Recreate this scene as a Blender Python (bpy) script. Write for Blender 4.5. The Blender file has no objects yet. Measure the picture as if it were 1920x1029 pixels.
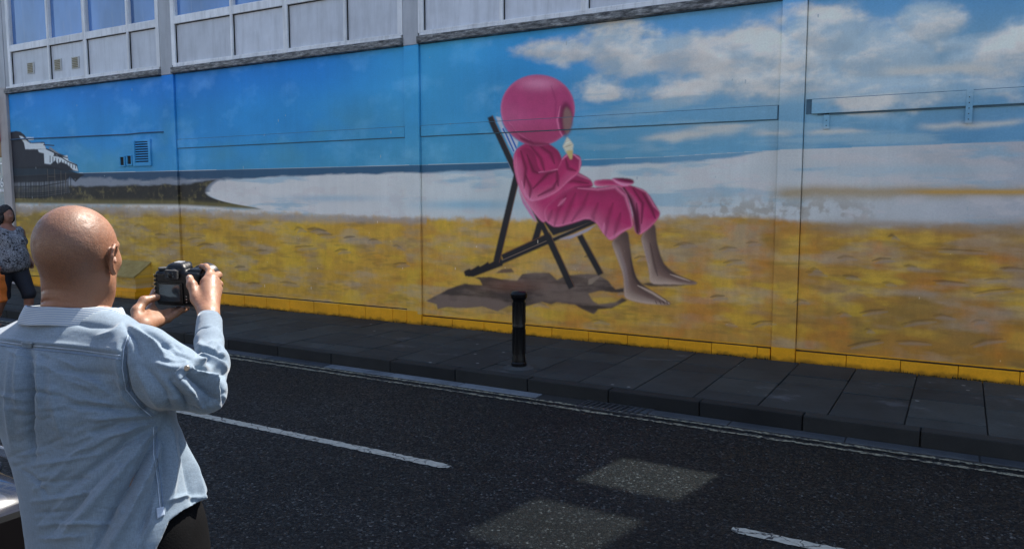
import bpy, bmesh, math, random
import numpy as np
from mathutils import Vector, Matrix
R = math.radians
scene = bpy.context.scene
col = scene.collection
random.seed(7)
rng = np.random.RandomState(5)

# ------------------------------------------------------------------ camera, light, exposure
SUN_AZ, SUN_EL = R(10), R(54)          # azimuth from +Y towards +X
CAM_H, CAM_D = 1.82, 8.4               # eye height; distance from the painted wall (plane y = 0)
YAW, PITCH, FPX = R(30), R(5.63), 1460.0
cam = bpy.data.cameras.new('camera_data')
cam.sensor_width = 36.0
cam.lens = FPX / 1920.0 * 36.0
cam.clip_start = 0.05
cam.clip_end = 600
cam_o = bpy.data.objects.new('view_camera', cam)
col.objects.link(cam_o)
cam_o.location = (0, -CAM_D, CAM_H)
cam_o.rotation_euler = (R(90) - PITCH, 0, YAW)
scene.camera = cam_o

world = bpy.data.worlds.new('World')
scene.world = world
world.use_nodes = True
wn = world.node_tree
wn.nodes.clear()
sky = wn.nodes.new('ShaderNodeTexSky')
sky.sky_type = 'NISHITA'
sky.sun_disc = False
sky.sun_elevation = SUN_EL
sky.sun_rotation = SUN_AZ
sky.altitude = 0
sky.air_density = 1.0
sky.dust_density = 1.5
sky.ozone_density = 1.0
wbg = wn.nodes.new('ShaderNodeBackground')
wbg.inputs['Strength'].default_value = 0.13
wout = wn.nodes.new('ShaderNodeOutputWorld')
wn.links.new(sky.outputs[0], wbg.inputs['Color'])
wn.links.new(wbg.outputs[0], wout.inputs['Surface'])

sun_l = bpy.data.lights.new('sun', 'SUN')
sun_l.energy = 5.0
sun_l.angle = R(0.6)
sun_l.color = (1.0, 0.94, 0.85)
sun_o = bpy.data.objects.new('sun', sun_l)
col.objects.link(sun_o)
SUN_DIR = Vector((math.sin(SUN_AZ) * math.cos(SUN_EL), math.cos(SUN_AZ) * math.cos(SUN_EL), math.sin(SUN_EL)))
sun_o.rotation_euler = SUN_DIR.to_track_quat('Z', 'Y').to_euler()
sun_o.location = SUN_DIR * 40

scene.view_settings.view_transform = 'Standard'
scene.view_settings.look = 'None'
scene.view_settings.exposure = 1.28
scene.view_settings.gamma = 1.0
scene.view_settings.use_curve_mapping = False
scene.render.engine = 'CYCLES'

# camera basis: turns a direction of view into places in the street
_f = np.array([-math.sin(YAW) * math.cos(PITCH), math.cos(YAW) * math.cos(PITCH), -math.sin(PITCH)])
_r = np.array([math.cos(YAW), math.sin(YAW), 0.0])
_u = np.cross(_r, _f)
_c = np.array([0.0, -CAM_D, CAM_H])

def ray(u, v):
    return _f * FPX + _r * (u - 960) - _u * (v - 514.5)

def pt(u, v, depth):
    d = ray(u, v)
    return _c + d * (depth / d.dot(_f))

def on_wall(u, v, y=0.0):
    d = ray(u, v)
    return _c + d * ((y - _c[1]) / d[1])

def on_ground(u, v, z=0.0):
    d = ray(u, v)
    return _c + d * ((z - _c[2]) / d[2])

# ------------------------------------------------------------------ helpers
def srgb(r, g, b):
    o = []
    for c in (r, g, b):
        c = c / 255.0
        o.append(c / 12.92 if c <= 0.04045 else ((c + 0.055) / 1.055) ** 2.4)
    return tuple(o) + (1.0,)

class NT:
    def __init__(self, name):
        self.m = bpy.data.materials.new(name)
        self.m.use_nodes = True
        self.t = self.m.node_tree
        self.t.nodes.clear()
        self.out = self.t.nodes.new('ShaderNodeOutputMaterial')
        self.b = self.t.nodes.new('ShaderNodeBsdfPrincipled')
        self.t.links.new(self.b.outputs[0], self.out.inputs['Surface'])
        self._co = None
    def n(self, kind, **kw):
        nd = self.t.nodes.new(kind)
        for k, v in kw.items():
            if k.startswith('_'):
                setattr(nd, k[1:], v)
            else:
                nd.inputs[k.replace('_', ' ')].default_value = v
        return nd
    def l(self, a, b):
        self.t.links.new(a, b)
    def geo(self):
        if self._co is None:
            g = self.t.nodes.new('ShaderNodeNewGeometry')
            self._co = g.outputs['Position']
        return self._co
    def mapping(self, scale=(1, 1, 1), rot=(0, 0, 0), src=None):
        mp = self.t.nodes.new('ShaderNodeMapping')
        mp.inputs['Scale'].default_value = scale
        mp.inputs['Rotation'].default_value = rot
        self.l(src or self.geo(), mp.inputs['Vector'])
        return mp.outputs[0]
    def noise(self, scale, detail=4, rough=0.55, vec=None, dist=0.0):
        nd = self.n('ShaderNodeTexNoise', Scale=scale, Detail=detail, Roughness=rough, Distortion=dist)
        self.l(vec or self.geo(), nd.inputs['Vector'])
        return nd.outputs['Fac']
    def ramp(self, src, stops, interp='LINEAR'):
        nd = self.t.nodes.new('ShaderNodeValToRGB')
        nd.color_ramp.interpolation = interp
        cr = nd.color_ramp
        while len(cr.elements) < len(stops):
            cr.elements.new(0.5)
        for e, (p, c) in zip(cr.elements, stops):
            e.position = p
            e.color = c if len(c) == 4 else tuple(c) + (1,)
        self.l(src, nd.inputs[0])
        return nd.outputs[0]
    def mix(self, fac, a, b, mode='MIX'):
        nd = self.t.nodes.new('ShaderNodeMix')
        nd.data_type = 'RGBA'
        nd.blend_type = mode
        for i, x in ((0, fac), (6, a), (7, b)):
            if hasattr(x, 'links'):
                self.l(x, nd.inputs[i])
            else:
                nd.inputs[i].default_value = x
        return nd.outputs[2]
    def math(self, op, a, b=0.0):
        nd = self.t.nodes.new('ShaderNodeMath')
        nd.operation = op
        for i, x in ((0, a), (1, b)):
            if hasattr(x, 'links'):
                self.l(x, nd.inputs[i])
            else:
                nd.inputs[i].default_value = x
        return nd.outputs[0]
    def bump(self, h, strength=0.3, dist=0.01, prev=None):
        nd = self.n('ShaderNodeBump', Strength=strength, Distance=dist)
        self.l(h, nd.inputs['Height'])
        if prev is not None:
            self.l(prev, nd.inputs['Normal'])
        return nd.outputs[0]
    def fin(self, color=None, rough=None, normal=None, **kw):
        for k, x in (('Base Color', color), ('Roughness', rough), ('Normal', normal)):
            if x is None:
                continue
            if hasattr(x, 'links'):
                self.l(x, self.b.inputs[k])
            else:
                self.b.inputs[k].default_value = x
        for k, v in kw.items():
            self.b.inputs[k.replace('_', ' ')].default_value = v
        return self.m

def G(v):
    return (v, v, v, 1)

def simple_mat(name, c, rough=0.5, var=0.15, scale=8.0, bump=0.0, **kw):
    t = NT(name)
    n = t.noise(scale, 5, 0.6)
    lo = tuple(x * (1 - var) for x in c[:3]) + (1,)
    hi = tuple(min(1, x * (1 + var)) for x in c[:3]) + (1,)
    cc = t.ramp(n, [(0.3, lo), (0.7, hi)])
    nm = t.bump(t.noise(scale * 12, 3), bump, 0.004) if bump else None
    return t.fin(cc, rough, nm, **kw)

def link(name, me, mat=None, parent=None, smooth=False):
    o = bpy.data.objects.new(name, me)
    if mat is not None and not me.materials:
        me.materials.append(mat)
    col.objects.link(o)
    if parent is not None:
        o.parent = parent
        o.matrix_parent_inverse = Matrix.Translation(parent.location).inverted() if parent.type == 'EMPTY' and parent.parent is None else Matrix.Identity(4)
    if smooth:
        for p in me.polygons:
            p.use_smooth = True
    return o

def tag(o, label=None, cat=None, group=None, kind=None):
    if label: o['label'] = label
    if cat: o['category'] = cat
    if group: o['group'] = group
    if kind: o['kind'] = kind
    return o

def empty(name, loc, label=None, cat=None, group=None):
    o = bpy.data.objects.new(name, None)
    o.location = loc
    o.empty_display_size = 0.2
    col.objects.link(o)
    tag(o, label, cat, group)
    return o

BOXF = [(0, 3, 2, 1), (4, 5, 6, 7), (0, 1, 5, 4), (1, 2, 6, 5), (2, 3, 7, 6), (3, 0, 4, 7)]
def boxes_mesh(name, bs, bevel=0.0, seg=1):
    """bs: list of (x0,x1,y0,y1,z0,z1)"""
    bm = bmesh.new()
    for b in bs:
        x0, x1, y0, y1, z0, z1 = b
        vs = [bm.verts.new(p) for p in ((x0, y0, z0), (x1, y0, z0), (x1, y1, z0), (x0, y1, z0),
                                        (x0, y0, z1), (x1, y0, z1), (x1, y1, z1), (x0, y1, z1))]
        for f in BOXF:
            bm.faces.new([vs[i] for i in f])
    if bevel:
        bmesh.ops.bevel(bm, geom=list(bm.edges), offset=bevel, segments=seg, affect='EDGES', profile=0.7)
    me = bpy.data.meshes.new(name)
    bm.to_mesh(me)
    bm.free()
    return me

def box(name, b, mat, parent=None, bevel=0.0, seg=1):
    return link(name, boxes_mesh(name, [b], bevel, seg), mat, parent)

def lathe(name, prof, axis_o, axis_d, mat, parent=None, seg=32, smooth=True):
    """prof: list of (t along axis, radius)"""
    d = Vector(axis_d).normalized()
    q = d.to_track_quat('Z', 'Y').to_matrix()
    a, b = q @ Vector((1, 0, 0)), q @ Vector((0, 1, 0))
    vs, fs = [], []
    o = Vector(axis_o)
    for (t, r) in prof:
        for k in range(seg):
            an = 2 * math.pi * k / seg
            vs.append(o + d * t + a * (r * math.cos(an)) + b * (r * math.sin(an)))
    for i in range(len(prof) - 1):
        for k in range(seg):
            k2 = (k + 1) % seg
            fs.append((i * seg + k, i * seg + k2, (i + 1) * seg + k2, (i + 1) * seg + k))
    fs.append(tuple(reversed(range(seg))))
    fs.append(tuple((len(prof) - 1) * seg + k for k in range(seg)))
    me = bpy.data.meshes.new(name)
    me.from_pydata([tuple(v) for v in vs], [], fs)
    o2 = link(name, me, mat, parent)
    if smooth:
        for p in me.polygons:
            p.use_smooth = len(p.vertices) == 4
        try:
            me.set_sharp_from_angle(angle=R(35))
        except Exception:
            pass
    return o2

def tube_mesh(name, pts, r, seg=8):
    pts = [Vector(p) for p in pts]
    vs, fs = [], []
    n = len(pts)
    for i, p in enumerate(pts):
        t = (pts[min(i + 1, n - 1)] - pts[max(i - 1, 0)]).normalized()
        ref = Vector((0, 0, 1)) if abs(t.z) < 0.9 else Vector((1, 0, 0))
        a = t.cross(ref).normalized()
        b = t.cross(a)
        rr = r[i] if hasattr(r, '__len__') else r
        for k in range(seg):
            an = 2 * math.pi * k / seg
            vs.append(tuple(p + a * rr * math.cos(an) + b * rr * math.sin(an)))
    for i in range(n - 1):
        for k in range(seg):
            k2 = (k + 1) % seg
            fs.append((i * seg + k, i * seg + k2, (i + 1) * seg + k2, (i + 1) * seg + k))
    fs.append(tuple(reversed(range(seg))))
    fs.append(tuple((n - 1) * seg + k for k in range(seg)))
    me = bpy.data.meshes.new(name)
    me.from_pydata(vs, [], fs)
    return me

def grid_mesh(name, x0, x1, y0, y1, z):
    me = bpy.data.meshes.new(name)
    me.from_pydata([(x0, y0, z), (x1, y0, z), (x1, y1, z), (x0, y1, z)], [], [(0, 1, 2, 3)])
    return me

# ------------------------------------------------------------------ the mural, painted in numbers
TX0, TX1, TZ0, TZ1, TEX = -16.3, 3.4, 0.0, 3.86, 0.005
TW, TH = int(round((TX1 - TX0) / TEX)), int(round((TZ1 - TZ0) / TEX))

def vnoise(h, w, sy, sx, seed):
    r = np.random.RandomState(seed)
    gh, gw = int(h / sy) + 3, int(w / sx) + 3
    g = r.rand(gh, gw).astype(np.float32)
    y = np.arange(h) / sy; x = np.arange(w) / sx
    yi = y.astype(int); xi = x.astype(int)
    fy = (y - yi); fx = (x - xi)
    fy = (fy * fy * (3 - 2 * fy)).astype(np.float32)[:, None]
    fx = (fx * fx * (3 - 2 * fx)).astype(np.float32)[None, :]
    a = g[yi][:, xi]; b = g[yi][:, xi + 1]; c = g[yi + 1][:, xi]; d = g[yi + 1][:, xi + 1]
    return (a * (1 - fx) + b * fx) * (1 - fy) + (c * (1 - fx) + d * fx) * fy

def fbm(h, w, sy, sx, octs, seed, gain=0.55):
    t = np.zeros((h, w), np.float32); amp = 1.0; tot = 0
    for o in range(octs):
        k = 2.0 ** o
        if sy / k < 1.0 or sx / k < 1.0:
            break
        t += amp * vnoise(h, w, sy / k, sx / k, seed + 31 * o)
        tot += amp; amp *= gain
    return t / tot

def blur(a, r):
    r = int(round(r))
    if r < 1:
        return a
    for _ in range(3):
        for ax in (0, 1):
            p = np.pad(a, [(r + 1, r) if i == ax else (0, 0) for i in (0, 1)], mode='edge')
            c = np.cumsum(p, axis=ax, dtype=np.float64)
            n = a.shape[ax]
            k = 2 * r + 1
            if ax == 0:
                a = ((c[k:k + n] - c[:n]) / k).astype(np.float32)
            else:
                a = ((c[:, k:k + n] - c[:, :n]) / k).astype(np.float32)
    return a

def paint_mural():
    H, W = TH, TW
    X = (TX0 + (np.arange(W) + 0.5) * TEX)[None, :]
    Z = (TZ0 + (np.arange(H) + 0.5) * TEX)[:, None]
    # position in the picture of every point of the wall (only a convenient ruler for the drawing)
    px, py, pz = X - _c[0], 0 - _c[1], Z - _c[2]
    dep = px * _f[0] + py * _f[1] + pz * _f[2]
    U = (960 + FPX * (px * _r[0] + py * _r[1] + pz * _r[2]) / dep).astype(np.float32)
    V = (514.5 - FPX * (px * _u[0] + py * _u[1] + pz * _u[2]) / dep).astype(np.float32)
    U = np.broadcast_to(U, (H, W)); V = np.broadcast_to(V, (H, W))
    img = np.zeros((H, W, 3), np.float32)
    C3 = lambda r, g, b: np.array(srgb(r, g, b)[:3], np.float32)
    def ip(xs, ys):
        return np.interp(U, xs, ys).astype(np.float32)
    def ipc(xs, cs):
        cs = [C3(*c) for c in cs]
        return np.stack([np.interp(U, xs, [c[k] for c in cs]) for k in range(3)], -1).astype(np.float32)
    def sst(a, b, x):
        t = np.clip((x - a) / (b - a), 0, 1)
        return t * t * (3 - 2 * t)
    def over(mask, c):
        nonlocal img
        c = C3(*c) if isinstance(c, tuple) else c
        img = img + (c - img) * mask[..., None]
    n1 = fbm(H, W, 110, 200, 6, 11); n2 = fbm(H, W, 60, 90, 6, 77); n3 = fbm(H, W, 24, 60, 4, 123)
    n4 = fbm(H, W, 14, 14, 3, 345); n5 = fbm(H, W, 30, 220, 5, 900); n6 = fbm(H, W, 200, 300, 4, 50)
    vh = ip([20, 150, 338, 790, 1000, 1240, 1380, 1470, 1920], [330, 324, 320, 309, 303, 294, 286, 281, 265])
    vtop = ip([20, 338, 761, 1240, 1450, 1920], [177, 139, 90, 27, 0, -55])
    t = np.clip((V - vtop) / (vh - vtop), 0, 1)
    top = ipc([20, 300, 600, 800, 1000, 1200, 1500, 1920], [(24, 124, 208), (22, 116, 204), (24, 122, 206), (56, 154, 212), (50, 142, 208), (84, 154, 212), (92, 156, 208), (80, 142, 192)])  # sky greys to the right: lens-flare haze put into the paint colours
    mid = ipc([20, 300, 600, 800, 1000, 1200, 1500, 1920], [(38, 132, 200), (34, 126, 195), (40, 134, 198), (56, 146, 198), (44, 132, 188), (90, 150, 190), (125, 165, 190), (110, 155, 185)])
    bot = ipc([20, 300, 600, 800, 1000, 1200, 1500, 1920], [(60, 142, 190), (52, 135, 190), (58, 142, 188), (66, 145, 185), (60, 140, 178), (90, 150, 182), (98, 150, 182), (82, 135, 175)])
    t2 = t[..., None]
    img = np.where(t2 < 0.5, top + (mid - top) * sst(0, 1, t2 * 2), mid + (bot - mid) * sst(0, 1, t2 * 2 - 1))
    img *= (0.86 + 0.28 * n1)[..., None]
    img += (np.maximum(n2 - 0.55, 0) * 0.5)[..., None] * C3(150, 190, 200)
    # greenish worn patches in the left sky
    over(0.5 * sst(0.5, 0.75, n6) * sst(0.25, 0.7, t) * (U < 780), (70, 140, 165))
    # clouds
    cl = np.zeros((H, W), np.float32)
    for (cu, cv, ru, rv, s) in [(1060, 98, 95, 26, .8), (1150, 95, 70, 55, .9), (1010, 108, 50, 14, .5), (1290, 100, 110, 42, 1), (1395, 110, 130, 55, .9), (1130, 160, 60, 45, .55),
                                (1215, 62, 70, 18, .5), (1560, 70, 90, 62, 1), (1480, 110, 120, 52, .9), (1650, 105, 120, 70, 1), (1740, 45, 70, 45, 1),
                                (1860, 105, 120, 45, .8), (1660, 165, 230, 40, .8), (1480, 150, 230, 40, .8), (1800, 85, 160, 26, .7), (1240, 175, 240, 28, .45), (1930, 90, 60, 50, .7)]:
        cl = np.maximum(cl, s * np.exp(-(((U - cu) / ru) ** 2 + ((V - cv) / rv) ** 2) * 0.9))
    cm = sst(0.12, 0.50, cl * 0.85 + (n2 - 0.5) * 0.75 + (n3 - .5) * .25)
    cm *= sst(18, 40, vh - V) * sst(.03, .22, cl)
    ccol = C3(160, 182, 196) + (C3(212, 213, 210) - C3(160, 182, 196)) * sst(.38, .62, n2 * .6 + n3 * .4)[..., None]
    ccol = ccol + (C3(204, 194, 184) - ccol) * (.5 * sst(.5, .7, n1))[..., None]
    ccol = ccol + (C3(140, 174, 198) - ccol) * (0.65 * sst(0.48, .66, n5) * sst(100, 190, V))[..., None]
    rel = np.roll(cl + .6 * n2, -8, 0) - np.roll(cl + .6 * n2, 8, 0)
    ccol = ccol * (1 + np.clip(-rel, -0.12, 0.12)[..., None] * .8)
    img = img + (ccol - img) * (cm * .9)[..., None]
    over(0.55 * sst(.45, .65, n5) * sst(1000, 1250, U) * sst(150, 200, V), (150, 178, 192))
    for (u0, v0, u1, v1, th) in [(1195, 262, 1330, 250, 7), (1230, 258, 1400, 241, 9), (1290, 240, 1420, 236, 4), (1400, 252, 1500, 246, 6), (1500, 249, 1635, 246, 5), (1715, 240, 1930, 228, 6), (1640, 135, 1880, 128, 8)]:
        vv = v0 + (v1 - v0) * (U - u0) / (u1 - u0) + (n3 - .5) * 14
        m = np.exp(-((V - vv) / th) ** 2) * sst(u0 - 10, u0 + 40, U) * (1 - sst(u1 - 40, u1 + 10, U))
        over(m * .8, (186, 190, 188))
    # sea band
    dw = V - vh
    vs = ip([20, 200, 340, 560, 790, 960, 1260, 1400, 1500, 1700, 1920], [386, 388, 393, 403, 409, 412, 408, 405, 418, 424, 426]) + (n3 - .5) * 12
    white = ipc([380, 700, 1000, 1300, 1600, 1920], [(198, 202, 206), (196, 202, 206), (182, 198, 204), (186, 194, 198), (176, 184, 190), (160, 166, 176)])
    over((dw > 0).astype(np.float32), white * (0.9 + .2 * n1)[..., None])
    for s_, c_, k in ((n5, (120, 165, 190), .6), (n3, (188, 186, 190), .4)):
        over((dw > 0) * sst(.52, .68, s_) * k, c_)
    over((dw > 0) * .65 * np.exp(-(((U - 880) / 90) ** 2 + ((V - 384) / 9) ** 2)), (110, 168, 196))
    over((dw > 0) * .5 * np.exp(-(((U - 620) / 90) ** 2 + ((V - 372) / 6) ** 2)), (130, 170, 195))
    over((dw > 0) * .5 * np.exp(-(((U - 1700) / 200) ** 2 + ((V - 318) / 10) ** 2)), (140, 175, 192))
    over((dw > 0) * .5 * np.exp(-(((U - 1300) / 140) ** 2 + ((V - 372) / 14) ** 2)), (150, 178, 192))
    bh = ip([20, 338, 560, 800, 960, 1200, 1300, 1380, 1450], [30, 20, 16, 15, 13, 12, 12, 7, 0]) + (n3 - .5) * 7
    sea = ipc([20, 340, 700, 950, 1100, 1300], [(42, 62, 88), (44, 74, 104), (50, 90, 122), (46, 92, 124), (60, 120, 158), (100, 145, 175)])
    over(sst(0, 1.5, dw) * (1 - sst(-3, 3, dw - bh)) * (U < 1450), sea)
    # rocky weed flats on the left and the white tongue of foam
    tl = ip([20, 150, 335, 400, 480, 560], [352, 348, 345, 338, 333, 322])
    bl = ip([20, 150, 335, 400, 480, 560], [380, 382, 383, 387, 391, 396])
    edge = 385 + 46 * (np.clip((V - 358) / 32, -1, 1) ** 2) + 55 * np.clip((V - 362) / 30, 0, 1) ** 2
    wd = sst(-3, 3, V - tl + (n3 - .5) * 8) * (1 - sst(-3, 3, V - bl)) * (1 - sst(-3, 5, U - edge))
    fo = (dw > 8) * sst(150, 200, U) * (1 - sst(-4, 4, U - edge - 8)) * (V < 360)
    over(np.clip(sst(332, 340, V + (n3 - .5) * 12), 0, 1) * (U < 560) * (V < 360) * (1 - sst(-4, 4, U - edge - 8)), (120, 130, 145))
    wcol = C3(44, 42, 38) + (C3(98, 92, 62) - C3(44, 42, 38)) * sst(.45, .75, n4 * .5 + n3 * .5)[..., None]
    over(wd, wcol * (0.75 + .5 * n4)[..., None])
    over(.7 * np.exp(-((V - bl + 3) / 5) ** 2) * (1 - sst(-3, 12, U - edge)), (112, 105, 62))
    # sand
    sand = ipc([20, 200, 400, 700, 1000, 1300, 1600, 1920], [(140, 116, 44), (152, 124, 44), (172, 136, 46), (182, 144, 54), (190, 152, 70), (168, 136, 66), (142, 114, 54), (136, 106, 52)])
    s2 = ipc([20, 400, 800, 1300, 1920], [(126, 110, 52), (178, 142, 40), (182, 140, 56), (172, 132, 62), (146, 108, 42)])
    sd = sst(-7, 7, V - vs + (n4 - .5) * 8)
    sc = sand + (s2 - sand) * sst(.42, .6, n1)[..., None]
    sc = sc + (C3(146, 128, 104) - sc) * (.66 * sst(.48, .66, n2 * .5 + n5 * .5) * (1 - .5 * sst(560, 640, V)))[..., None]
    sc = sc + (C3(196, 166, 48) - sc) * (.55 * sst(.52, .7, fbm(H, W, 40, 110, 5, 612)))[..., None]
    low = ip([20, 420, 790, 1455, 1920], [520, 545, 575, 640, 680])
    sc = sc + (C3(168, 118, 34) - sc) * (.5 * sst(-110, 0, V - low) * sst(900, 1300, U) * sst(.35, .6, n2))[..., None]
    q1 = fbm(H, W, 26, 80, 4, 701); q2 = fbm(H, W, 12, 60, 3, 801); q3 = fbm(H, W, 30, 110, 5, 901)
    sc = sc + (C3(206, 176, 62) - sc) * (.42 * sst(.46, .80, q1) * (.5 + .5 * sst(.4, .6, n1)))[..., None]
    sc = sc + (C3(112, 92, 52) - sc) * (.38 * sst(.50, .82, q2))[..., None]
    sc = sc + (C3(160, 150, 140) - sc) * (.45 * sst(.48, .78, q3))[..., None]
    sc = sc + (C3(182, 112, 36) - sc) * (.45 * sst(.46, .80, fbm(H, W, 50, 60, 5, 333)) * sst(500, 900, U))[..., None]
    br = fbm(H, W, 30, 9, 4, 31)
    sc = sc * (0.82 + .2 * br + .16 * n4)[..., None]
    img = img + (sc - img) * sd[..., None]
    over(sst(-5, 3, V - vs) * (1 - sst(5, 18, V - vs)) * .55 * (U < 800), (150, 150, 158))
    over(sst(1430, 1480, U) * np.exp(-((V - 361 + (n3 - .5) * 10) / (9 + 3 * n1)) ** 2) * .8, (150, 132, 96))
    over(sst(1660, 1760, U) * np.exp(-((V - 360) / 4.5) ** 2) * .8, (178, 140, 60))
    over(sst(1250, 1350, U) * (1 - sst(1560, 1700, U)) * np.exp(-((V - 393) / 22) ** 2) * .6 * sst(.35, .6, n4), (140, 134, 122))
    over(sst(1500, 1560, U) * np.exp(-((V - 423 + (n3 - .5) * 14) / 11) ** 2) * .7, (140, 124, 104))

    # ---- drawing tools for a sub-window given in picture pixels
    def win(u0, v0, u1, v1):
        ps = [on_wall(a, b) for a in (u0, u1) for b in (v0, v1)]
        xs = [p[0] for p in ps]; zs = [p[2] for p in ps]
        i0 = max(0, int((min(zs) - TZ0) / TEX)); i1 = min(H, int((max(zs) - TZ0) / TEX) + 1)
        j0 = max(0, int((min(xs) - TX0) / TEX)); j1 = min(W, int((max(xs) - TX0) / TEX) + 1)
        return i0, i1, j0, j1
    def poly(pts, wn_, soft=1.0):
        i0, i1, j0, j1 = wn_
        u = U[i0:i1, j0:j1]; v = V[i0:i1, j0:j1]
        m = np.zeros(u.shape, bool)
        n = len(pts)
        for k in range(n):
            xa, ya = pts[k]; xb, yb = pts[(k + 1) % n]
            if ya == yb:
                continue
            c = ((ya > v) != (yb > v)) & (u < (xb - xa) * (v - ya) / (yb - ya) + xa)
            m ^= c
        return blur(m.astype(np.float32), soft) if soft >= 1 else m.astype(np.float32)
    def sub_over(wn_, m, c, k=1.0):
        i0, i1, j0, j1 = wn_
        c = C3(*c) if isinstance(c, tuple) else c
        s = img[i0:i1, j0:j1]
        img[i0:i1, j0:j1] = s + (c - s) * (m * k)[..., None]
    def stroke(pts, wid, wn_, soft=None, taper=True):
        i0, i1, j0, j1 = wn_
        u = U[i0:i1, j0:j1]; v = V[i0:i1, j0:j1]
        best = np.full(u.shape, 1e9, np.float32)
        n = len(pts) - 1
        for k in range(n):
            (xa, ya), (xb, yb) = pts[k], pts[k + 1]
            dx, dy = xb - xa, yb - ya
            tt = np.clip(((u - xa) * dx + (v - ya) * dy) / (dx * dx + dy * dy + 1e-6), 0, 1)
            w_ = 1.0
            if taper:
                g = (k + tt) / n
                w_ = 0.35 + 0.65 * np.sin(np.pi * np.clip(g, 0.02, .98))
            best = np.minimum(best, np.hypot(u - xa - tt * dx, v - ya - tt * dy) / w_)
        return np.exp(-(best / (wid * .6)) ** 2) if soft is None else 1 - sst(wid / 2 - soft, wid / 2 + soft, best)

    # dark dashes scattered over the sand
    dr = random.Random(3)
    marks = [(600, 432, 26), (655, 445, 20), (570, 462, 34), (640, 470, 22), (700, 450, 18), (745, 462, 14), (1410, 455, 22), (1275, 460, 24), (1585, 483, 30), (1800, 469, 90), (1900, 503, 50),
             (1780, 528, 60), (1665, 530, 20), (1635, 583, 46), (1720, 603, 60), (1710, 640, 60), (1620, 643, 60), (1430, 604, 40), (1500, 565, 24), (490, 470, 20), (450, 500, 18), (560, 430, 16),
             (540, 530, 30), (1850, 640, 60), (1580, 588, 20), (1345, 555, 26), (1860, 545, 70), (95, 410, 16), (120, 440, 20), (262, 425, 20), (300, 440, 18), (330, 455, 22), (365, 448, 26), (385, 460, 30)]
    for _ in range(34):
        marks.append((dr.uniform(30, 1900), dr.uniform(425, 620), dr.uniform(12, 36)))
    for (mu, mv, ln) in marks:
        if mv > float(np.interp(mu, [20, 420, 790, 1455, 1920], [505, 540, 575, 640, 680])) - 4:
            continue
        w_ = win(mu - ln, mv - 16, mu + ln, mv + 16)
        if w_[1] - w_[0] < 2 or w_[3] - w_[2] < 2:
            continue
        a = dr.uniform(-.12, .2)
        p = [(mu - ln / 2, mv + a * ln / 2), (mu - ln * .1, mv - dr.uniform(0, 4)), (mu + ln / 2, mv - a * ln / 2 + dr.uniform(-1, 2))]
        kk = dr.uniform(.35, .65)
        sub_over(w_, stroke(p, dr.uniform(2.5, 5), w_), (82, 66, 42), kk)
        p2 = [(q[0] + 6, q[1] + 5) for q in p]
        sub_over(w_, stroke(p2, 6, w_), (140, 128, 118), .5)

    # ---- the pier, far left
    z = lambda pts: [(x / 3.96, 220 + y / 3.96) for x, y in pts]
    w_ = win(14, 235, 175, 392)
    dk = (30, 32, 44)
    sub_over(w_, poly(z([(68, 240), (68, 112), (120, 103), (150, 108), (180, 130), (215, 180), (235, 190), (330, 185), (340, 235), (370, 240), (420, 262), (500, 290), (512, 325), (570, 350), (585, 405), (350, 380), (68, 378)]), w_), dk)
    for pl in ([(140, 138), (165, 142), (190, 165), (205, 180), (225, 195), (325, 192), (342, 236), (188, 238), (178, 190)],
               [(280, 240), (332, 235), (400, 262), (400, 285), (430, 282), (440, 300), (500, 282), (508, 322), (565, 352), (582, 402), (545, 392), (500, 350), (450, 330), (430, 345), (410, 320), (375, 350), (330, 343), (326, 268), (290, 260)],
               [(190, 148), (250, 150), (250, 168), (215, 172)]):
        sub_over(w_, poly(z(pl), w_), (186, 200, 212))
    for pl in ([(360, 228), (400, 262), (450, 275), (410, 250), (375, 222)],):
        sub_over(w_, poly(z(pl), w_), (120, 125, 130))
    for k in range(10):
        x = 372 + k * 21
        sub_over(w_, stroke(z([(x, 288 + k * 8), (x, 335 + k * 5)]), 1.3, w_, .5, False), dk)
    for p in ([(345, 235), (400, 262), (505, 330), (572, 358)], [(325, 205), (400, 210)], [(400, 285), (500, 300)]):
        sub_over(w_, stroke(z(p), 1.8, w_, .5, False), dk)
    sub_over(w_, poly(z([(68, 375), (350, 360), (520, 395), (632, 430), (600, 442), (560, 480), (520, 440), (490, 470), (350, 480), (68, 490)]), w_), (18, 20, 30), .96)
    sub_over(w_, poly(z([(70, 480), (350, 478), (500, 465), (520, 560), (360, 590), (70, 600)]), w_), (78, 84, 92), .55)
    for k in range(37):
        x = 72 + k * 12.5 + 3 * math.sin(k * 2.3)
        y1 = 600 - max(0, x - 350) * .22
        sub_over(w_, stroke(z([(x, 440), (x + 1, y1)]), 1.0 + .5 * (k % 3 == 0), w_, .5, False), (24, 26, 36), .9)
    for (y0, y1) in ((566, 560), (580, 572), (596, 586), (515, 500)):
        sub_over(w_, stroke(z([(70, y0), (300, y0 - 2), (500, y1 - 20)]), 2.4, w_, .8), (16, 18, 26), .8)
    for pl in ([(352, 385), (362, 585)], [(405, 385), (412, 580)], [(452, 400), (455, 575)], [(488, 410), (488, 560)], [(358, 440), (410, 440)]):
        sub_over(w_, stroke(z(pl), 1.1, w_, .5, False), (96, 90, 82), .55)

    # ---- shadow on the sand under the deckchair
    w_ = win(790, 490, 1320, 600)
    z8 = lambda pts: [(780 + x / 3.216, 380 + y / 3.216) for x, y in pts]
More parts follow.
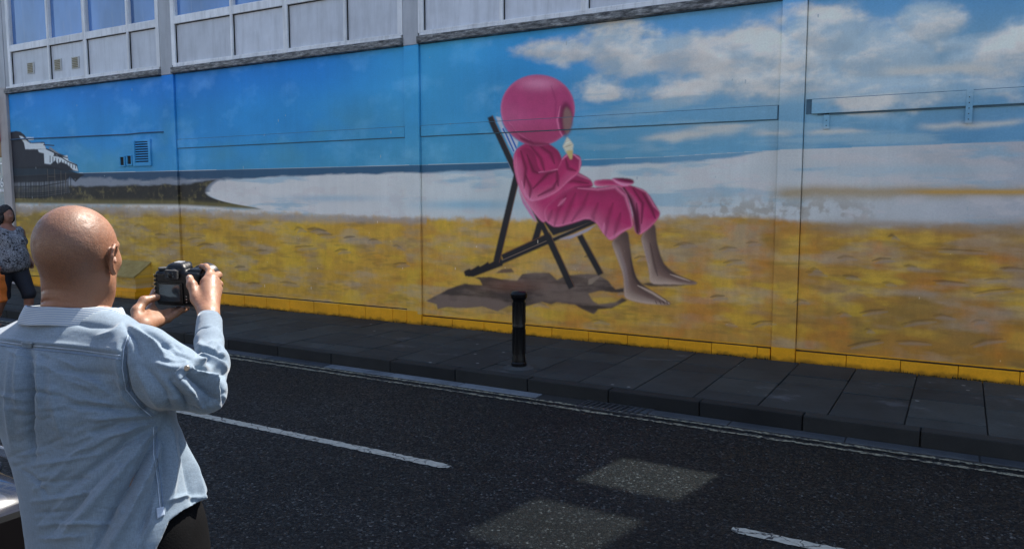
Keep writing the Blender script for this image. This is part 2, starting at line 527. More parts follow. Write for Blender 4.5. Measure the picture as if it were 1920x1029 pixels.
    sh = poly(z8([(60, 592), (110, 565), (170, 535), (190, 522), (290, 488), (400, 497), (385, 465), (350, 450), (450, 448), (520, 462), (610, 470), (640, 430), (720, 420), (805, 423), (850, 465), (900, 440), (1000, 430),
                  (1090, 432), (1160, 470), (1180, 500), (1205, 522), (1262, 512), (1255, 540), (1180, 540), (1110, 530), (1040, 548), (1065, 590), (1100, 612), (1200, 600), (1245, 572), (1275, 588), (1180, 636), (1100, 642),
                  (1072, 672), (1000, 640), (960, 615), (850, 600), (815, 612), (760, 598), (660, 625), (560, 622), (490, 655), (400, 625), (300, 636), (190, 628), (130, 642), (125, 612)]), w_, 1)
    i0, i1, j0, j1 = w_
    nn = n5[i0:i1, j0:j1]; nm = n2[i0:i1, j0:j1]
    shc = C3(50, 44, 46) + (C3(106, 92, 86) - C3(50, 44, 46)) * (sst(.44, .62, nn * .6 + nm * .4) * 1.0)[..., None]
    shc = shc + (C3(112, 66, 48) - shc) * (.5 * np.exp(-(((U[i0:i1, j0:j1] - 960) / 50) ** 2 + ((V[i0:i1, j0:j1] - 535) / 12) ** 2)))[..., None]
    sub_over(w_, sh, shc, .95)
    sub_over(w_, poly(z8([(480, 425), (520, 400), (575, 395), (592, 420)]), w_), (92, 72, 60), .9)
    sub_over(w_, poly(z8([(1040, 495), (1040, 462), (1115, 432), (1100, 455), (1060, 490)]), w_), (140, 125, 110), .9)
    sub_over(w_, poly(z8([(1362, 490), (1400, 482), (1640, 492), (1600, 500), (1420, 505)]), w_), (60, 52, 50), .9)

    # ---- deckchair
    zb = lambda pts: [(860 + x / 2.144, 120 + y / 2.144) for x, y in pts]
    w_ = win(860, 120, 1320, 600)
    def slat(p, wd, c=(34, 33, 36), edge_=(116, 74, 52)):
        (xa, ya), (xb, yb) = p
        L = math.hypot(xb - xa, yb - ya); nx, ny = -(yb - ya) / L, (xb - xa) / L
        h = wd / 2
        q = [(xa + nx * h, ya + ny * h), (xb + nx * h, yb + ny * h), (xb - nx * h, yb - ny * h), (xa - nx * h, ya - ny * h)]
        sub_over(w_, poly(zb(q), w_), c)
        s = -1 if ny * 1 > 0 or nx < 0 else 1
        e = [(xa + s * nx * (h - 2), ya + s * ny * (h - 2)), (xb + s * nx * (h - 2), yb + s * ny * (h - 2))]
        sub_over(w_, stroke(zb(e), 1.4, w_, .6, False), edge_, .6)
    sub_over(w_, poly(zb([(148, 212), (168, 215), (190, 270), (240, 312), (232, 345), (222, 360), (200, 325)]), w_), (178, 186, 200))
    for o in (0, 16, 32):
        sub_over(w_, stroke(zb([(165 + o, 262), (205 + o, 350)]), 3, w_, .8, False) * poly(zb([(150, 215), (168, 215), (190, 270), (242, 305), (232, 350), (222, 360)]), w_), (50, 96, 175))
    sub_over(w_, stroke(zb([(195, 385), (225, 455)]), 2, w_, .6, False), (150, 170, 200))
    sub_over(w_, poly(zb([(236, 490), (262, 545), (300, 600), (315, 640), (290, 610), (258, 560)]), w_), (188, 120, 160))
    slat(((486, 688), (572, 846)), 25)
    slat(((328, 640), (306, 715)), 27)
    slat(((176, 780), (372, 690)), 30)
    slat(((24, 845), (160, 800)), 20)
    slat(((160, 802), (560, 628)), 17, edge_=(150, 128, 112))
    sub_over(w_, poly(zb([(22, 832), (45, 822), (48, 832), (80, 808), (85, 818), (118, 794), (124, 806), (170, 770), (178, 810), (60, 855), (38, 855)]), w_), (30, 28, 30))
    sub_over(w_, poly(zb([(398, 706), (470, 682), (553, 645), (520, 672), (450, 702)]), w_), (160, 156, 172))
    sub_over(w_, poly(zb([(300, 560), (345, 640), (380, 690), (470, 660), (555, 628), (530, 600), (400, 600)]), w_), (36, 33, 38))
    slat(((236, 440), (152, 795)), 27)
    slat(((126, 212), (232, 440)), 24)
    slat(((290, 555), (362, 700)), 22)
    slat(((358, 690), (455, 900)), 27)
    # ---- seated bather in a plain pink towelling suit, hood up
    def chaikin(pts, it=2):
        for _ in range(it):
            o = []
            for k in range(len(pts)):
                p, q = pts[k], pts[(k + 1) % len(pts)]
                o += [(p[0] * .8 + q[0] * .2, p[1] * .8 + q[1] * .2), (p[0] * .2 + q[0] * .8, p[1] * .2 + q[1] * .8)]
            pts = o
        return pts
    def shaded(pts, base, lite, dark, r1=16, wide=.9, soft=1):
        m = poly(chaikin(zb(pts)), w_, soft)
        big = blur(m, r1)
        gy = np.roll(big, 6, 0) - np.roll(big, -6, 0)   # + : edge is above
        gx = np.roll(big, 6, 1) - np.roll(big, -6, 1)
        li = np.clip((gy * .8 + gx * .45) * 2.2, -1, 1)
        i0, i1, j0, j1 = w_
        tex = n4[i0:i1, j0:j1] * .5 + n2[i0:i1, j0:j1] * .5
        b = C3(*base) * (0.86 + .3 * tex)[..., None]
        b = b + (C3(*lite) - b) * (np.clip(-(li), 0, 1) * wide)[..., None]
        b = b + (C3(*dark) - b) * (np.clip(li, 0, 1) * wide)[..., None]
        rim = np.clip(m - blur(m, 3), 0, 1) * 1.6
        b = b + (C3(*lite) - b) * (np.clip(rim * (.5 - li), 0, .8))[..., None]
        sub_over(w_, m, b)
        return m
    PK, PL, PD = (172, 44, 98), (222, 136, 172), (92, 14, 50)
    def fold(pts, wd, c, k=.8, m=None):
        s = stroke(zb(pts), wd * (1.25 if c == PL else 1) / 2.144, w_)
        k = k * (.72 if c == PL else 1)
        sub_over(w_, s if m is None else s * m, c, k)
    SK, SL, SDk = (108, 86, 78), (184, 164, 150), (56, 42, 40)
    m = shaded([(728, 690), (790, 630), (797, 720), (822, 800), (862, 838), (915, 862), (960, 876), (955, 888), (860, 886), (768, 886), (765, 830), (748, 760)], SK, SL, SDk, 10)
    fold([(770, 720), (785, 800), (800, 850)], 10, SDk, .6, m); fold([(850, 845), (930, 872)], 6, SL, .8, m); fold([(745, 720), (765, 800)], 10, (128, 112, 116), .5, m)
    m = shaded([(612, 712), (680, 660), (690, 740), (702, 820), (718, 866), (750, 895), (800, 925), (852, 958), (850, 970), (800, 968), (740, 962), (690, 950), (666, 938), (664, 905), (662, 850), (640, 790), (625, 750)], SK, SL, SDk, 10)
    fold([(640, 740), (668, 820), (680, 900)], 12, (134, 118, 120), .6, m); fold([(690, 780), (705, 850), (735, 900)], 10, SDk, .6, m); fold([(720, 890), (780, 920), (845, 962)], 9, SL, .85, m)
    for tx in (790, 806, 820, 834):
        fold([(tx, 950), (tx + 8, 966)], 3, SDk, .8, m)
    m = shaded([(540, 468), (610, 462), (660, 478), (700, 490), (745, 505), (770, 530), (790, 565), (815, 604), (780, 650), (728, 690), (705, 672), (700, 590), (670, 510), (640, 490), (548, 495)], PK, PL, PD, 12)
    for f_ in ([(700, 500), (740, 560), (735, 640)], [(740, 520), (775, 580), (790, 620)], [(715, 560), (722, 640), (728, 675)]):
        fold(f_, 11, PD, .75, m)
    fold([(712, 497), (755, 515), (785, 570), (812, 600)], 7, PL, .7, m)
    fold([(664, 500), (690, 545), (708, 600), (716, 650), (722, 700)], 26, (56, 6, 30), .95, m)
    m = shaded([(610, 462), (640, 456), (700, 462), (708, 480), (670, 494), (640, 484)], (150, 42, 92), PL, PD, 5)
    fold([(618, 462), (650, 485), (668, 492)], 4, PL, .7, m); fold([(650, 465), (700, 476)], 4, PD, .8, m)
    m = shaded([(238, 335), (290, 308), (360, 318), (405, 350), (420, 400), (480, 435), (530, 462), (545, 492), (480, 520), (400, 565), (345, 645), (315, 615), (262, 545), (236, 480), (222, 420), (218, 370)], PK, PL, PD, 14)
    for f_ in ([(285, 325), (330, 380), (345, 430)], [(320, 325), (370, 360), (385, 400)], [(400, 480), (460, 470), (520, 480)], [(420, 540), (470, 500), (540, 490)], [(350, 600), (400, 550), (450, 520)]):
        fold(f_, 13, PD, .7, m)
    fold([(420, 420), (470, 440), (525, 465)], 8, PL, .6, m)
    m = shaded([(340, 580), (400, 525), (470, 492), (560, 498), (620, 488), (655, 495), (678, 525), (695, 590), (705, 655), (664, 672), (612, 716), (575, 675), (555, 640), (520, 620), (460, 640), (405, 655), (380, 655), (345, 630)], PK, PL, PD, 16)
    for f_ in ([(430, 530), (400, 590), (385, 650)], [(470, 520), (440, 590), (420, 640)], [(520, 520), (500, 570), (455, 632)], [(560, 560), (540, 610), (545, 640)], [(620, 560), (600, 620), (590, 690)], [(650, 600), (640, 640), (625, 690)], [(375, 590), (360, 630)]):
        fold(f_, 17, PD, .42, m)
    for f_ in ([(480, 500), (560, 505), (630, 495), (670, 530), (692, 600), (698, 650)], [(585, 640), (580, 680)], [(600, 706), (650, 676), (704, 656)], [(400, 570), (430, 540)]):
        fold(f_, 9, PL, .7, m)
    m = shaded([(226, 345), (270, 335), (305, 350), (322, 430), (360, 432), (395, 420), (415, 378), (440, 356), (465, 362), (490, 372), (494, 405), (482, 442), (445, 470), (400, 515), (340, 545), (285, 556), (262, 530), (240, 480), (228, 420)], PK, PL, PD, 13)
    for f_ in ([(250, 350), (270, 420), (262, 500)], [(275, 365), (300, 430), (320, 440)], [(300, 500), (360, 440), (392, 430)], [(320, 530), (380, 500), (395, 470)], [(430, 380), (440, 420), (470, 430)], [(395, 430), (400, 490)], [(270, 450), (290, 500), (285, 540)]):
        fold(f_, 13, PD, .75, m)
    for f_ in ([(322, 436), (360, 428), (398, 424)], [(415, 385), (440, 362), (470, 366)], [(252, 470), (270, 530), (300, 552)], [(462, 365), (490, 385), (485, 430)]):
        fold(f_, 7, PL, .75, m)
    # ice cream
    m = poly(zb([(418, 332), (436, 293), (448, 305), (462, 325), (458, 352), (446, 358), (430, 354)]), w_)
    sub_over(w_, m, (196, 194, 176)); fold([(425, 335), (455, 325)], 4, (160, 152, 120), .8, m); fold([(430, 320), (450, 312)], 3, (226, 224, 214), .9, m)
    sub_over(w_, poly(zb([(430, 350), (460, 346), (456, 384), (448, 384)]), w_), (186, 170, 110))
    # plain round hood, no face
    ring = [(318 + 149 * math.cos(a) * (1 - .04 * math.sin(a)), 187 + 143 * math.sin(a)) for a in np.linspace(0, 2 * math.pi, 60)[:-1]]
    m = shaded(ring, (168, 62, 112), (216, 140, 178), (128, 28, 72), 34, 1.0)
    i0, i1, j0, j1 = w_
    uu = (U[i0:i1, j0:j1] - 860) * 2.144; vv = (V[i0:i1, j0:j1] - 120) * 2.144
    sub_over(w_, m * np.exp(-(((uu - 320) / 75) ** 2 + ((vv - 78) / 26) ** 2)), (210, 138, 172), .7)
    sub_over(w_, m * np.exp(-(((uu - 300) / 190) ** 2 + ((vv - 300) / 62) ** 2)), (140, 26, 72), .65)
    fold([(372, 90), (392, 150), (388, 215)], 9, (136, 38, 84), .4, m)
    fold([(215, 250), (250, 292), (300, 318)], 10, (122, 26, 70), .6, m)
    fold([(205, 235), (240, 280), (285, 308)], 6, (200, 110, 150), .4, m)
    face = [(428, 150), (446, 165), (458, 200), (460, 240), (448, 275), (428, 296), (412, 270), (404, 225), (410, 175)]
    sub_over(w_, poly(zb(face), w_, 3), (96, 22, 60), .85)
    sub_over(w_, poly(zb([(434, 172), (450, 190), (458, 218), (456, 250), (444, 274), (432, 284), (424, 255), (420, 215), (424, 186)]), w_, 2), (128, 98, 96), .95)
    fold([(408, 170), (398, 225), (408, 275), (424, 300)], 7, (208, 120, 160), .6, m)
    fold([(250, 300), (300, 322), (360, 322)], 16, (96, 18, 52), .7)

    # plinth colour and grime
    Zr = np.broadcast_to(Z, (H, W)); Xr = np.broadcast_to(X, (H, W))
    pl = (Zr < 0.262) | ((Zr < .36) & (Xr < -6.3) & (Zr < .295))
    over(pl.astype(np.float32), C3(196, 142, 12) * (0.8 + .3 * n3)[..., None])
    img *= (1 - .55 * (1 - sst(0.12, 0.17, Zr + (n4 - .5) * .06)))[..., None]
    img *= (0.97 + .06 * fbm(H, W, 200, 9, 3, 88))[..., None]
    # chips of bare render
    for _ in range(110):
        i = dr.randrange(60, H - 40); j = dr.randrange(40, W - 40)
        s = dr.randrange(1, 3)
        img[i:i + s * dr.randrange(1, 5), j:j + s] = C3(205, 200, 185) if i < 300 else C3(150, 165, 175)
    return img

MURAL_GAIN = (1.62, 1.44, 1.24)
def mural_material():
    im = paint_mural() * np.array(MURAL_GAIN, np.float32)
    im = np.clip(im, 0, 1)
    s = np.where(im <= 0.0031308, im * 12.92, 1.055 * np.power(np.maximum(im, 1e-6), 1 / 2.4) - 0.055)
    buf = np.ones((TH, TW, 4), np.float32)
    buf[..., :3] = s
    tex = bpy.data.images.new('mural_paint', TW, TH)
    tex.colorspace_settings.name = 'sRGB'
    tex.pixels.foreach_set(buf.ravel())
    tex.update()
    tex.pack()
    t = NT('mural_paint')
    nd = t.t.nodes.new('ShaderNodeTexImage')
    nd.image = tex
    nd.interpolation = 'Cubic'
    nd.extension = 'EXTEND'
    uv = t.t.nodes.new('ShaderNodeUVMap')
    uv.uv_map = 'UVMap'
    t.l(uv.outputs[0], nd.inputs['Vector'])
    dirt = t.ramp(t.noise(1.0, 6, .65, t.mapping((1.3, 1, .6))), [(.3, G(.90)), (.7, G(1.04))])
    c = t.mix(1.0, nd.outputs['Color'], dirt, 'MULTIPLY')
    fine = t.ramp(t.noise(55, 4, .7), [(.3, G(.90)), (.7, G(1.05))])
    c = t.mix(1.0, c, fine, 'MULTIPLY')
    b = t.bump(t.noise(26, 6, .7), .25, .006)
    b = t.bump(t.noise(1.6, 3, .5), .6, .04, b)
    return t.fin(c, .62, b, Specular_IOR_Level=.35)

def uv_wall(me):
    uv = me.uv_layers.new(name='UVMap')
    for lp in me.loops:
        co = me.vertices[lp.vertex_index].co
        x = co.x
        uv.data[lp.index].uv = ((x - TX0) / (TX1 - TX0), (co.z - TZ0) / (TZ1 - TZ0))
    return me

# ------------------------------------------------------------------ materials of the street
def asphalt():
    t = NT('asphalt')
    v = t.n('ShaderNodeTexVoronoi', Scale=70.0, Randomness=1.0)
    t.l(t.geo(), v.inputs['Vector'])
    v2 = t.n('ShaderNodeTexVoronoi', Scale=70.0, Randomness=1.0, _feature='DISTANCE_TO_EDGE')
    t.l(t.geo(), v2.inputs['Vector'])
    sep = t.n('ShaderNodeSeparateColor')
    t.l(v.outputs['Color'], sep.inputs[0])
    stone = t.ramp(sep.outputs[0], [(0, (.0015, .002, .0025)), (.5, (.0042, .005, .006)), (.76, (.011, .0125, .0135)), (.93, (.036, .039, .039)), (1, (.10, .104, .10))])
    edge = t.ramp(v2.outputs['Distance'], [(0.0, G(0)), (.12, G(1))])
    c = t.mix(edge, (.004, .004, .006, 1), stone)
    big = t.ramp(t.noise(.55, 5, .6), [(.3, G(.6)), (.7, G(1.35))])
    c = t.mix(1.0, c, big, 'MULTIPLY')
    tracks = t.ramp(t.noise(1.0, 3, .6, t.mapping((.15, 1.6, 1))), [(.35, G(.7)), (.65, G(1.2))])
    c = t.mix(1.0, c, tracks, 'MULTIPLY')
    # wandering hairline cracks
    cv = t.n('ShaderNodeTexVoronoi', Scale=.42, _feature='DISTANCE_TO_EDGE')
    wv = t.n('ShaderNodeTexNoise', Scale=2.2, Detail=6.0, Roughness=.65)
    t.l(t.geo(), wv.inputs['Vector'])
    add = t.n('ShaderNodeVectorMath', _operation='MULTIPLY_ADD')
    t.l(wv.outputs['Color'], add.inputs[0]); add.inputs[1].default_value = (.9, .9, 0); t.l(t.geo(), add.inputs[2])
    t.l(add.outputs[0], cv.inputs['Vector'])
    cr = t.ramp(cv.outputs['Distance'], [(0.0, G(.35)), (.006, G(1))])
    c = t.mix(1.0, c, cr, 'MULTIPLY')
    st = t.ramp(t.noise(1.7, 3, .5), [(.62, G(1)), (.72, G(.55))])
    c = t.mix(1.0, c, st, 'MULTIPLY')
    gritv = t.n('ShaderNodeTexVoronoi', Scale=9.0)
    t.l(t.geo(), gritv.inputs['Vector'])
    gm = t.ramp(gritv.outputs['Distance'], [(.035, G(.8)), (.05, G(0))])
    gsel = t.ramp(t.noise(2.3, 2), [(.5, G(0)), (.6, G(1))])
    c = t.mix(t.mix(1.0, gm, gsel, 'MULTIPLY'), c, (.20, .19, .17, 1))
    h = t.math('ADD', edge, t.math('MULTIPLY', sep.outputs[1], .6))
    b = t.bump(h, .9, .006)
    b = t.bump(t.noise(7, 4, .6), .35, .02, b)
    rg = t.ramp(sep.outputs[2], [(0, G(.45)), (1, G(.85))])
    return t.fin(c, rg, b, Specular_IOR_Level=.22)

def stone_mat(name, base, var=.25, spots=True, rough=.75, grain=60):
    t = NT(name)
    oi = t.n('ShaderNodeObjectInfo')
    n = t.noise(2.2, 6, .62)
    lo = tuple(x * (1 - var) for x in base) + (1,)
    hi = tuple(x * (1 + var) for x in base) + (1,)
    c = t.ramp(n, [(.3, lo), (.7, hi)])
    pi = t.ramp(oi.outputs['Random'], [(0, (.66, .68, .72)), (.5, (1, 1, 1)), (1, (1.32, 1.28, 1.24))])
    c = t.mix(1.0, c, pi, 'MULTIPLY')
    gr_ = t.ramp(t.noise(grain, 3, .8), [(.3, G(.8)), (.7, G(1.2))])
    c = t.mix(1.0, c, gr_, 'MULTIPLY')
    if spots:
        v = t.n('ShaderNodeTexVoronoi', Scale=3.1)
        t.l(t.geo(), v.inputs['Vector'])
        m = t.ramp(v.outputs['Distance'], [(.045, G(1)), (.065, G(0))])
        c = t.mix(t.math('MULTIPLY', m, .8), c, (.26, .26, .25, 1))
        st = t.ramp(t.noise(1.4, 5, .7, t.mapping((1, 1.5, 1), (0, 0, .6))), [(.60, G(0)), (.76, G(.6))])
        c = t.mix(st, c, (.17, .175, .19, 1))
        dk = t.ramp(t.noise(3.3, 4, .6), [(.3, G(.7)), (.5, G(1))])
        c = t.mix(1.0, c, dk, 'MULTIPLY')
    b = t.bump(t.noise(grain * 1.5, 4, .7), .5, .004)
    b = t.bump(t.noise(6, 3, .5), .25, .015, b)
    return t.fin(c, rough, b, Specular_IOR_Level=.3)

M_ASPH = asphalt()
M_SLAB = stone_mat('paving_stone', (.031, .036, .036))
M_KERB = stone_mat('kerb_stone', (.015, .016, .016), .3, False, .8, 90)
M_CHAN = stone_mat('channel_concrete', (.045, .050, .056), .3, False, .6, 50)
M_JOINT = simple_mat('joint_dirt', (.012, .011, .010), .95, .3, 30)
M_GROUND = simple_mat('ground_tarmac', (.05, .05, .05), .9, .2, 1.0)
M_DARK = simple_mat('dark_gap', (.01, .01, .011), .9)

def worn_paint(name, c, keep=.5):
    t = NT(name)
    n = t.noise(22, 5, .75)
    crack = t.n('ShaderNodeTexVoronoi', Scale=7.0, _feature='DISTANCE_TO_EDGE')
    nz = t.n('ShaderNodeTexNoise', Scale=9.0, Detail=5.0)
    t.l(t.geo(), nz.inputs['Vector'])
    add = t.n('ShaderNodeVectorMath', _operation='MULTIPLY_ADD')
    t.l(nz.outputs['Color'], add.inputs[0]); add.inputs[1].default_value = (.18, .18, 0); t.l(t.geo(), add.inputs[2])
    t.l(add.outputs[0], crack.inputs['Vector'])
    cm = t.ramp(crack.outputs['Distance'], [(0.012, G(0)), (.03, G(1))])
    m = t.ramp(n, [(keep - .06, G(0)), (keep + .02, G(1))])
    m = t.mix(1.0, m, cm, 'MULTIPLY')
    mott = t.ramp(t.noise(60, 3), [(.3, tuple(x * .7 for x in c)), (.7, c)])
    cc = t.mix(m, (.022, .022, .024, 1), mott)
    return t.fin(cc, .7, t.bump(m, .5, .003))
M_LINE = worn_paint('white_line_paint', (.40, .39, .33), .36)
M_YLINE = worn_paint('worn_line_paint', (.30, .27, .18), .5)

# ------------------------------------------------------------------ ground, road, pavement
tag(link('ground', grid_mesh('ground', -160, 160, -160, 160, -0.03), M_GROUND), kind='structure')
tag(link('road', grid_mesh('road', -60, 40, -14, -2.06, 0.0), M_ASPH), kind='structure')
pav = tag(box('pavement', (-60, 40, -2.0, .0, -.02, .098), M_JOINT), kind='structure')
tag(box('pavement', (-60, 40, -20, -14, -.02, .12), M_SLAB), kind='structure')

prng = random.Random(12)
k = 0
x = 0.235 + 0.54 * 4
slab_meshes = {}
while x > -18.5:
    x0 = x - 0.54
    if k % 2:
        cuts = [-1.965, -1.66, -1.10, -.60, -.045]
    else:
        cuts = [-1.965, -1.64 if prng.random() < .5 else -1.70, -1.05, -.62, -.045]
    if prng.random() < .3:
        cuts = [-1.965, -1.15, -.64, -.045] if k % 2 else [-1.965, -1.02, -.66, -.045]
    for a, b in zip(cuts[:-1], cuts[1:]):
        key = round(b - a, 3)
        if key not in slab_meshes:
            g = .0045
            me = boxes_mesh('paving_slab', [(-.27 + g, .27 - g, -(b - a) / 2 + g * 1.9, (b - a) / 2 - g * 1.9, -.02, .024)], .004)
            me.materials.append(M_SLAB)
            slab_meshes[key] = me
        s = link('paving_slab', slab_meshes[key], None, pav)
        s.location = ((x + x0) / 2, (a + b) / 2, .0975 + prng.uniform(-.0025, .003))
        s.rotation_euler = (prng.uniform(-.004, .004), prng.uniform(-.004, .004), prng.uniform(-.006, .006))
    x = x0
    k += 1

kerb = tag(box('kerb', (-60, 40, -2.06, -2.0, -.05, .07), M_JOINT), kind='structure')
kme = boxes_mesh('kerb_stone', [(-.405, .405, -.0675, .0675, -.1, .062)], .012, 2)
kme.materials.append(M_KERB)
for i in range(-22, 4):
    s = link('kerb_stone', kme, None, kerb)
    s.location = (-.6 + .82 * i, -2.035, .062 + prng.uniform(-.003, .003))
    s.rotation_euler = (0, prng.uniform(-.004, .004), prng.uniform(-.005, .005))
chan = tag(box('gutter', (-60, 40, -2.27, -2.1, -.05, .0015), M_JOINT), kind='structure')
cme = boxes_mesh('channel_block', [(-.43, .43, -.07, .07, -.04, .008)], .005)
cme.materials.append(M_CHAN)
cme2 = boxes_mesh('channel_block', [(-.43, .43, -.07, .07, -.04, .008)], .005)
cme2.materials.append(stone_mat('pale_channel', (.13, .145, .16), .4, False, .5, 50))
for i in range(-20, 4):
    if -3.1 < -.25 + .87 * i < -2.2:
        continue
    s = link('channel_block', cme2 if -6.2 < -.25 + .87 * i < -3.0 else cme, None, chan)
    s.location = (-.25 + .87 * i, -2.185, prng.uniform(-.002, .001))
    s.rotation_euler = (prng.uniform(-.01, .0), 0, prng.uniform(-.004, .004))

def ragged_strip(name, x0, x1, y, w, z, mat, label=None, seed=0, round_end=False, amp=.012):
    r = random.Random(seed)
    n = int((x1 - x0) / .03)
    vs, fs = [], []
    for i in range(n + 1):
        xx = x0 + (x1 - x0) * i / n
        e = 1.0
        if round_end:
            d = min(xx - x0, x1 - xx)
            e = min(1, .55 + d / .05 * .45)
        vs.append((xx, y - w / 2 * e + r.uniform(-amp, amp) * .5, z))
        vs.append((xx, y + w / 2 * e + r.uniform(-amp, amp) * .5, z))
    for i in range(n):
        fs.append((2 * i, 2 * i + 2, 2 * i + 3, 2 * i + 1))
    me = bpy.data.meshes.new(name)
    me.from_pydata(vs, [], fs)
    o = link(name, me, mat)
    return tag(o, kind='structure')
ragged_strip('road_marking', -7.2, -2.93, -4.17, .085, .004, M_LINE, seed=1, round_end=True)
ragged_strip('road_marking', -1.02, 3.2, -4.21, .085, .004, M_LINE, seed=2, round_end=True)
ragged_strip('road_marking', -13.6, -9.2, -4.17, .085, .004, M_LINE, seed=4, round_end=True)
ragged_strip('road_marking', -20, 3.6, -2.315, .045, .005, M_YLINE, seed=3, amp=.02)
ragged_strip('road_marking', -20, 3.6, -2.43, .045, .004, M_YLINE, seed=5, amp=.03)

# drain grating in the gutter
M_IRON = simple_mat('cast_iron', (.06, .06, .062), .5, .35, 30, .4, Metallic=.6)
gt = empty('drain_grate', (-2.53, -2.2, 0), 'dark iron drain grating with slanting bars in the gutter', 'drain')
box('pit', (-2.83, -2.25, -2.32, -2.105, -.4, .003), M_DARK, gt)
bs = [(-2.85, -2.22, -2.345, -2.325, -.03, .009), (-2.85, -2.22, -2.118, -2.10, -.03, .009), (-2.85, -2.83, -2.325, -2.118, -.03, .009), (-2.24, -2.22, -2.325, -2.118, -.03, .009)]
link('frame', boxes_mesh('frame', bs, .002), M_IRON, gt)
bme = boxes_mesh('bar', [(-.011, .011, -.103, .103, -.02, .014)], .003)
bme.materials.append(M_IRON)
for i in range(10):
    s = link('bar', bme, None, gt)
    s.location = (s.location[0] - 2.80 + .055 * i, -2.2215, 0)
    s.rotation_euler = (0, 0, -.12)

# ------------------------------------------------------------------ the painted building
M_GAP_SHADE = simple_mat('dark_blue_gap_shade', (.07, .14, .19), .8, .3, 6)
M_MURAL = mural_material()
def facade_paint(name, base, grime=.5, metal=0.0, rough=.55):
    t = NT(name)
    n = t.noise(3.0, 5, .6)
    c = t.ramp(n, [(.3, tuple(x * .88 for x in base)), (.7, tuple(min(1, x * 1.06) for x in base))])
    st = t.ramp(t.noise(1.0, 6, .7, t.mapping((9, 1, .9))), [(.46, G(0)), (.75, G(grime))])
    c = t.mix(st, c, tuple(x * .28 for x in base) + (1,))
    sp = t.ramp(t.noise(34, 4, .7), [(.64, G(0)), (.72, G(grime))])
    c = t.mix(sp, c, (.03, .03, .03, 1))
    oi = t.n('ShaderNodeObjectInfo')
    pi = t.ramp(oi.outputs['Random'], [(0, G(.88)), (1, G(1.08))])
    c = t.mix(1.0, c, pi, 'MULTIPLY')
    return t.fin(c, rough, t.bump(t.noise(40, 4), .15, .003), Metallic=metal)
M_FRAME = facade_paint('window_frame_paint', (.78, .78, .78), .5)
M_PANEL = facade_paint('spandrel_panel', (.60, .62, .66), .34, .0, .42)
M_PILA = facade_paint('pilaster_render', (.44, .45, .47), .3)
M_PILA_B = facade_paint('corner_render', (.40, .36, .34), .4)
def sill_mat():
    t = NT('weathered_sill')
    n = t.noise(5.0, 6, .75, t.mapping((1.6, 3, 7)))
    c = t.ramp(n, [(.34, (.035, .034, .032)), (.46, (.12, .12, .118)), (.56, (.24, .24, .235)), (.68, (.50, .49, .46))])
    return t.fin(c, .85, t.bump(n, .8, .02))
M_SILL = sill_mat()
def glass_mat(name, c, rough=.06, seed=0.0):
    t = NT(name)
    wob = t.noise(1.3, 2, .5)
    b = t.bump(wob, .08, .05)
    cc = t.ramp(t.noise(.7, 4, .6, t.mapping((1, 1, .5), (0, .5, 0))), [(.32, tuple(x * .55 for x in c)), (.68, tuple(x * 1.3 for x in c))])  # blotches of tone imitate uneven reflections in the panes
    sm = t.ramp(t.noise(1.0, 5, .7, t.mapping((7, 1, .7))), [(.55, G(0)), (.8, G(.3))])
    cc = t.mix(sm, cc, (.3, .33, .36, 1))
    return t.fin(cc, rough, b, Specular_IOR_Level=1.0, Metallic=.0, IOR=1.5)
M_GLASS = glass_mat('window_glass', (.075, .18, .42))
def added_sun_glass():  # added see-through glazing, out of view, to throw sun patches on the road
    t = NT('added_sun_glazing')
    tr = t.n('ShaderNodeBsdfTransparent')
    tr.inputs['Color'].default_value = (.56, .60, .60, 1)
    gl = t.n('ShaderNodeBsdfGlossy', Roughness=.05)
    mx = t.n('ShaderNodeMixShader', Fac=.08)
    t.l(tr.outputs[0], mx.inputs[1]); t.l(gl.outputs[0], mx.inputs[2])
    t.l(mx.outputs[0], t.out.inputs['Surface'])
    return t.m
M_SUN_GLASS = added_sun_glass()

PIL = [(-16.38, -16.10), (-11.44, -11.15), (-6.48, -6.24), (-1.68, -1.44), (3.3, 3.55), (8.2, 8.45)]
ROOF = 8.9
bld = empty('painted_building', (-6.5, .1, .1), 'long low building whose wall carries the beach mural under a strip of windows', 'building')
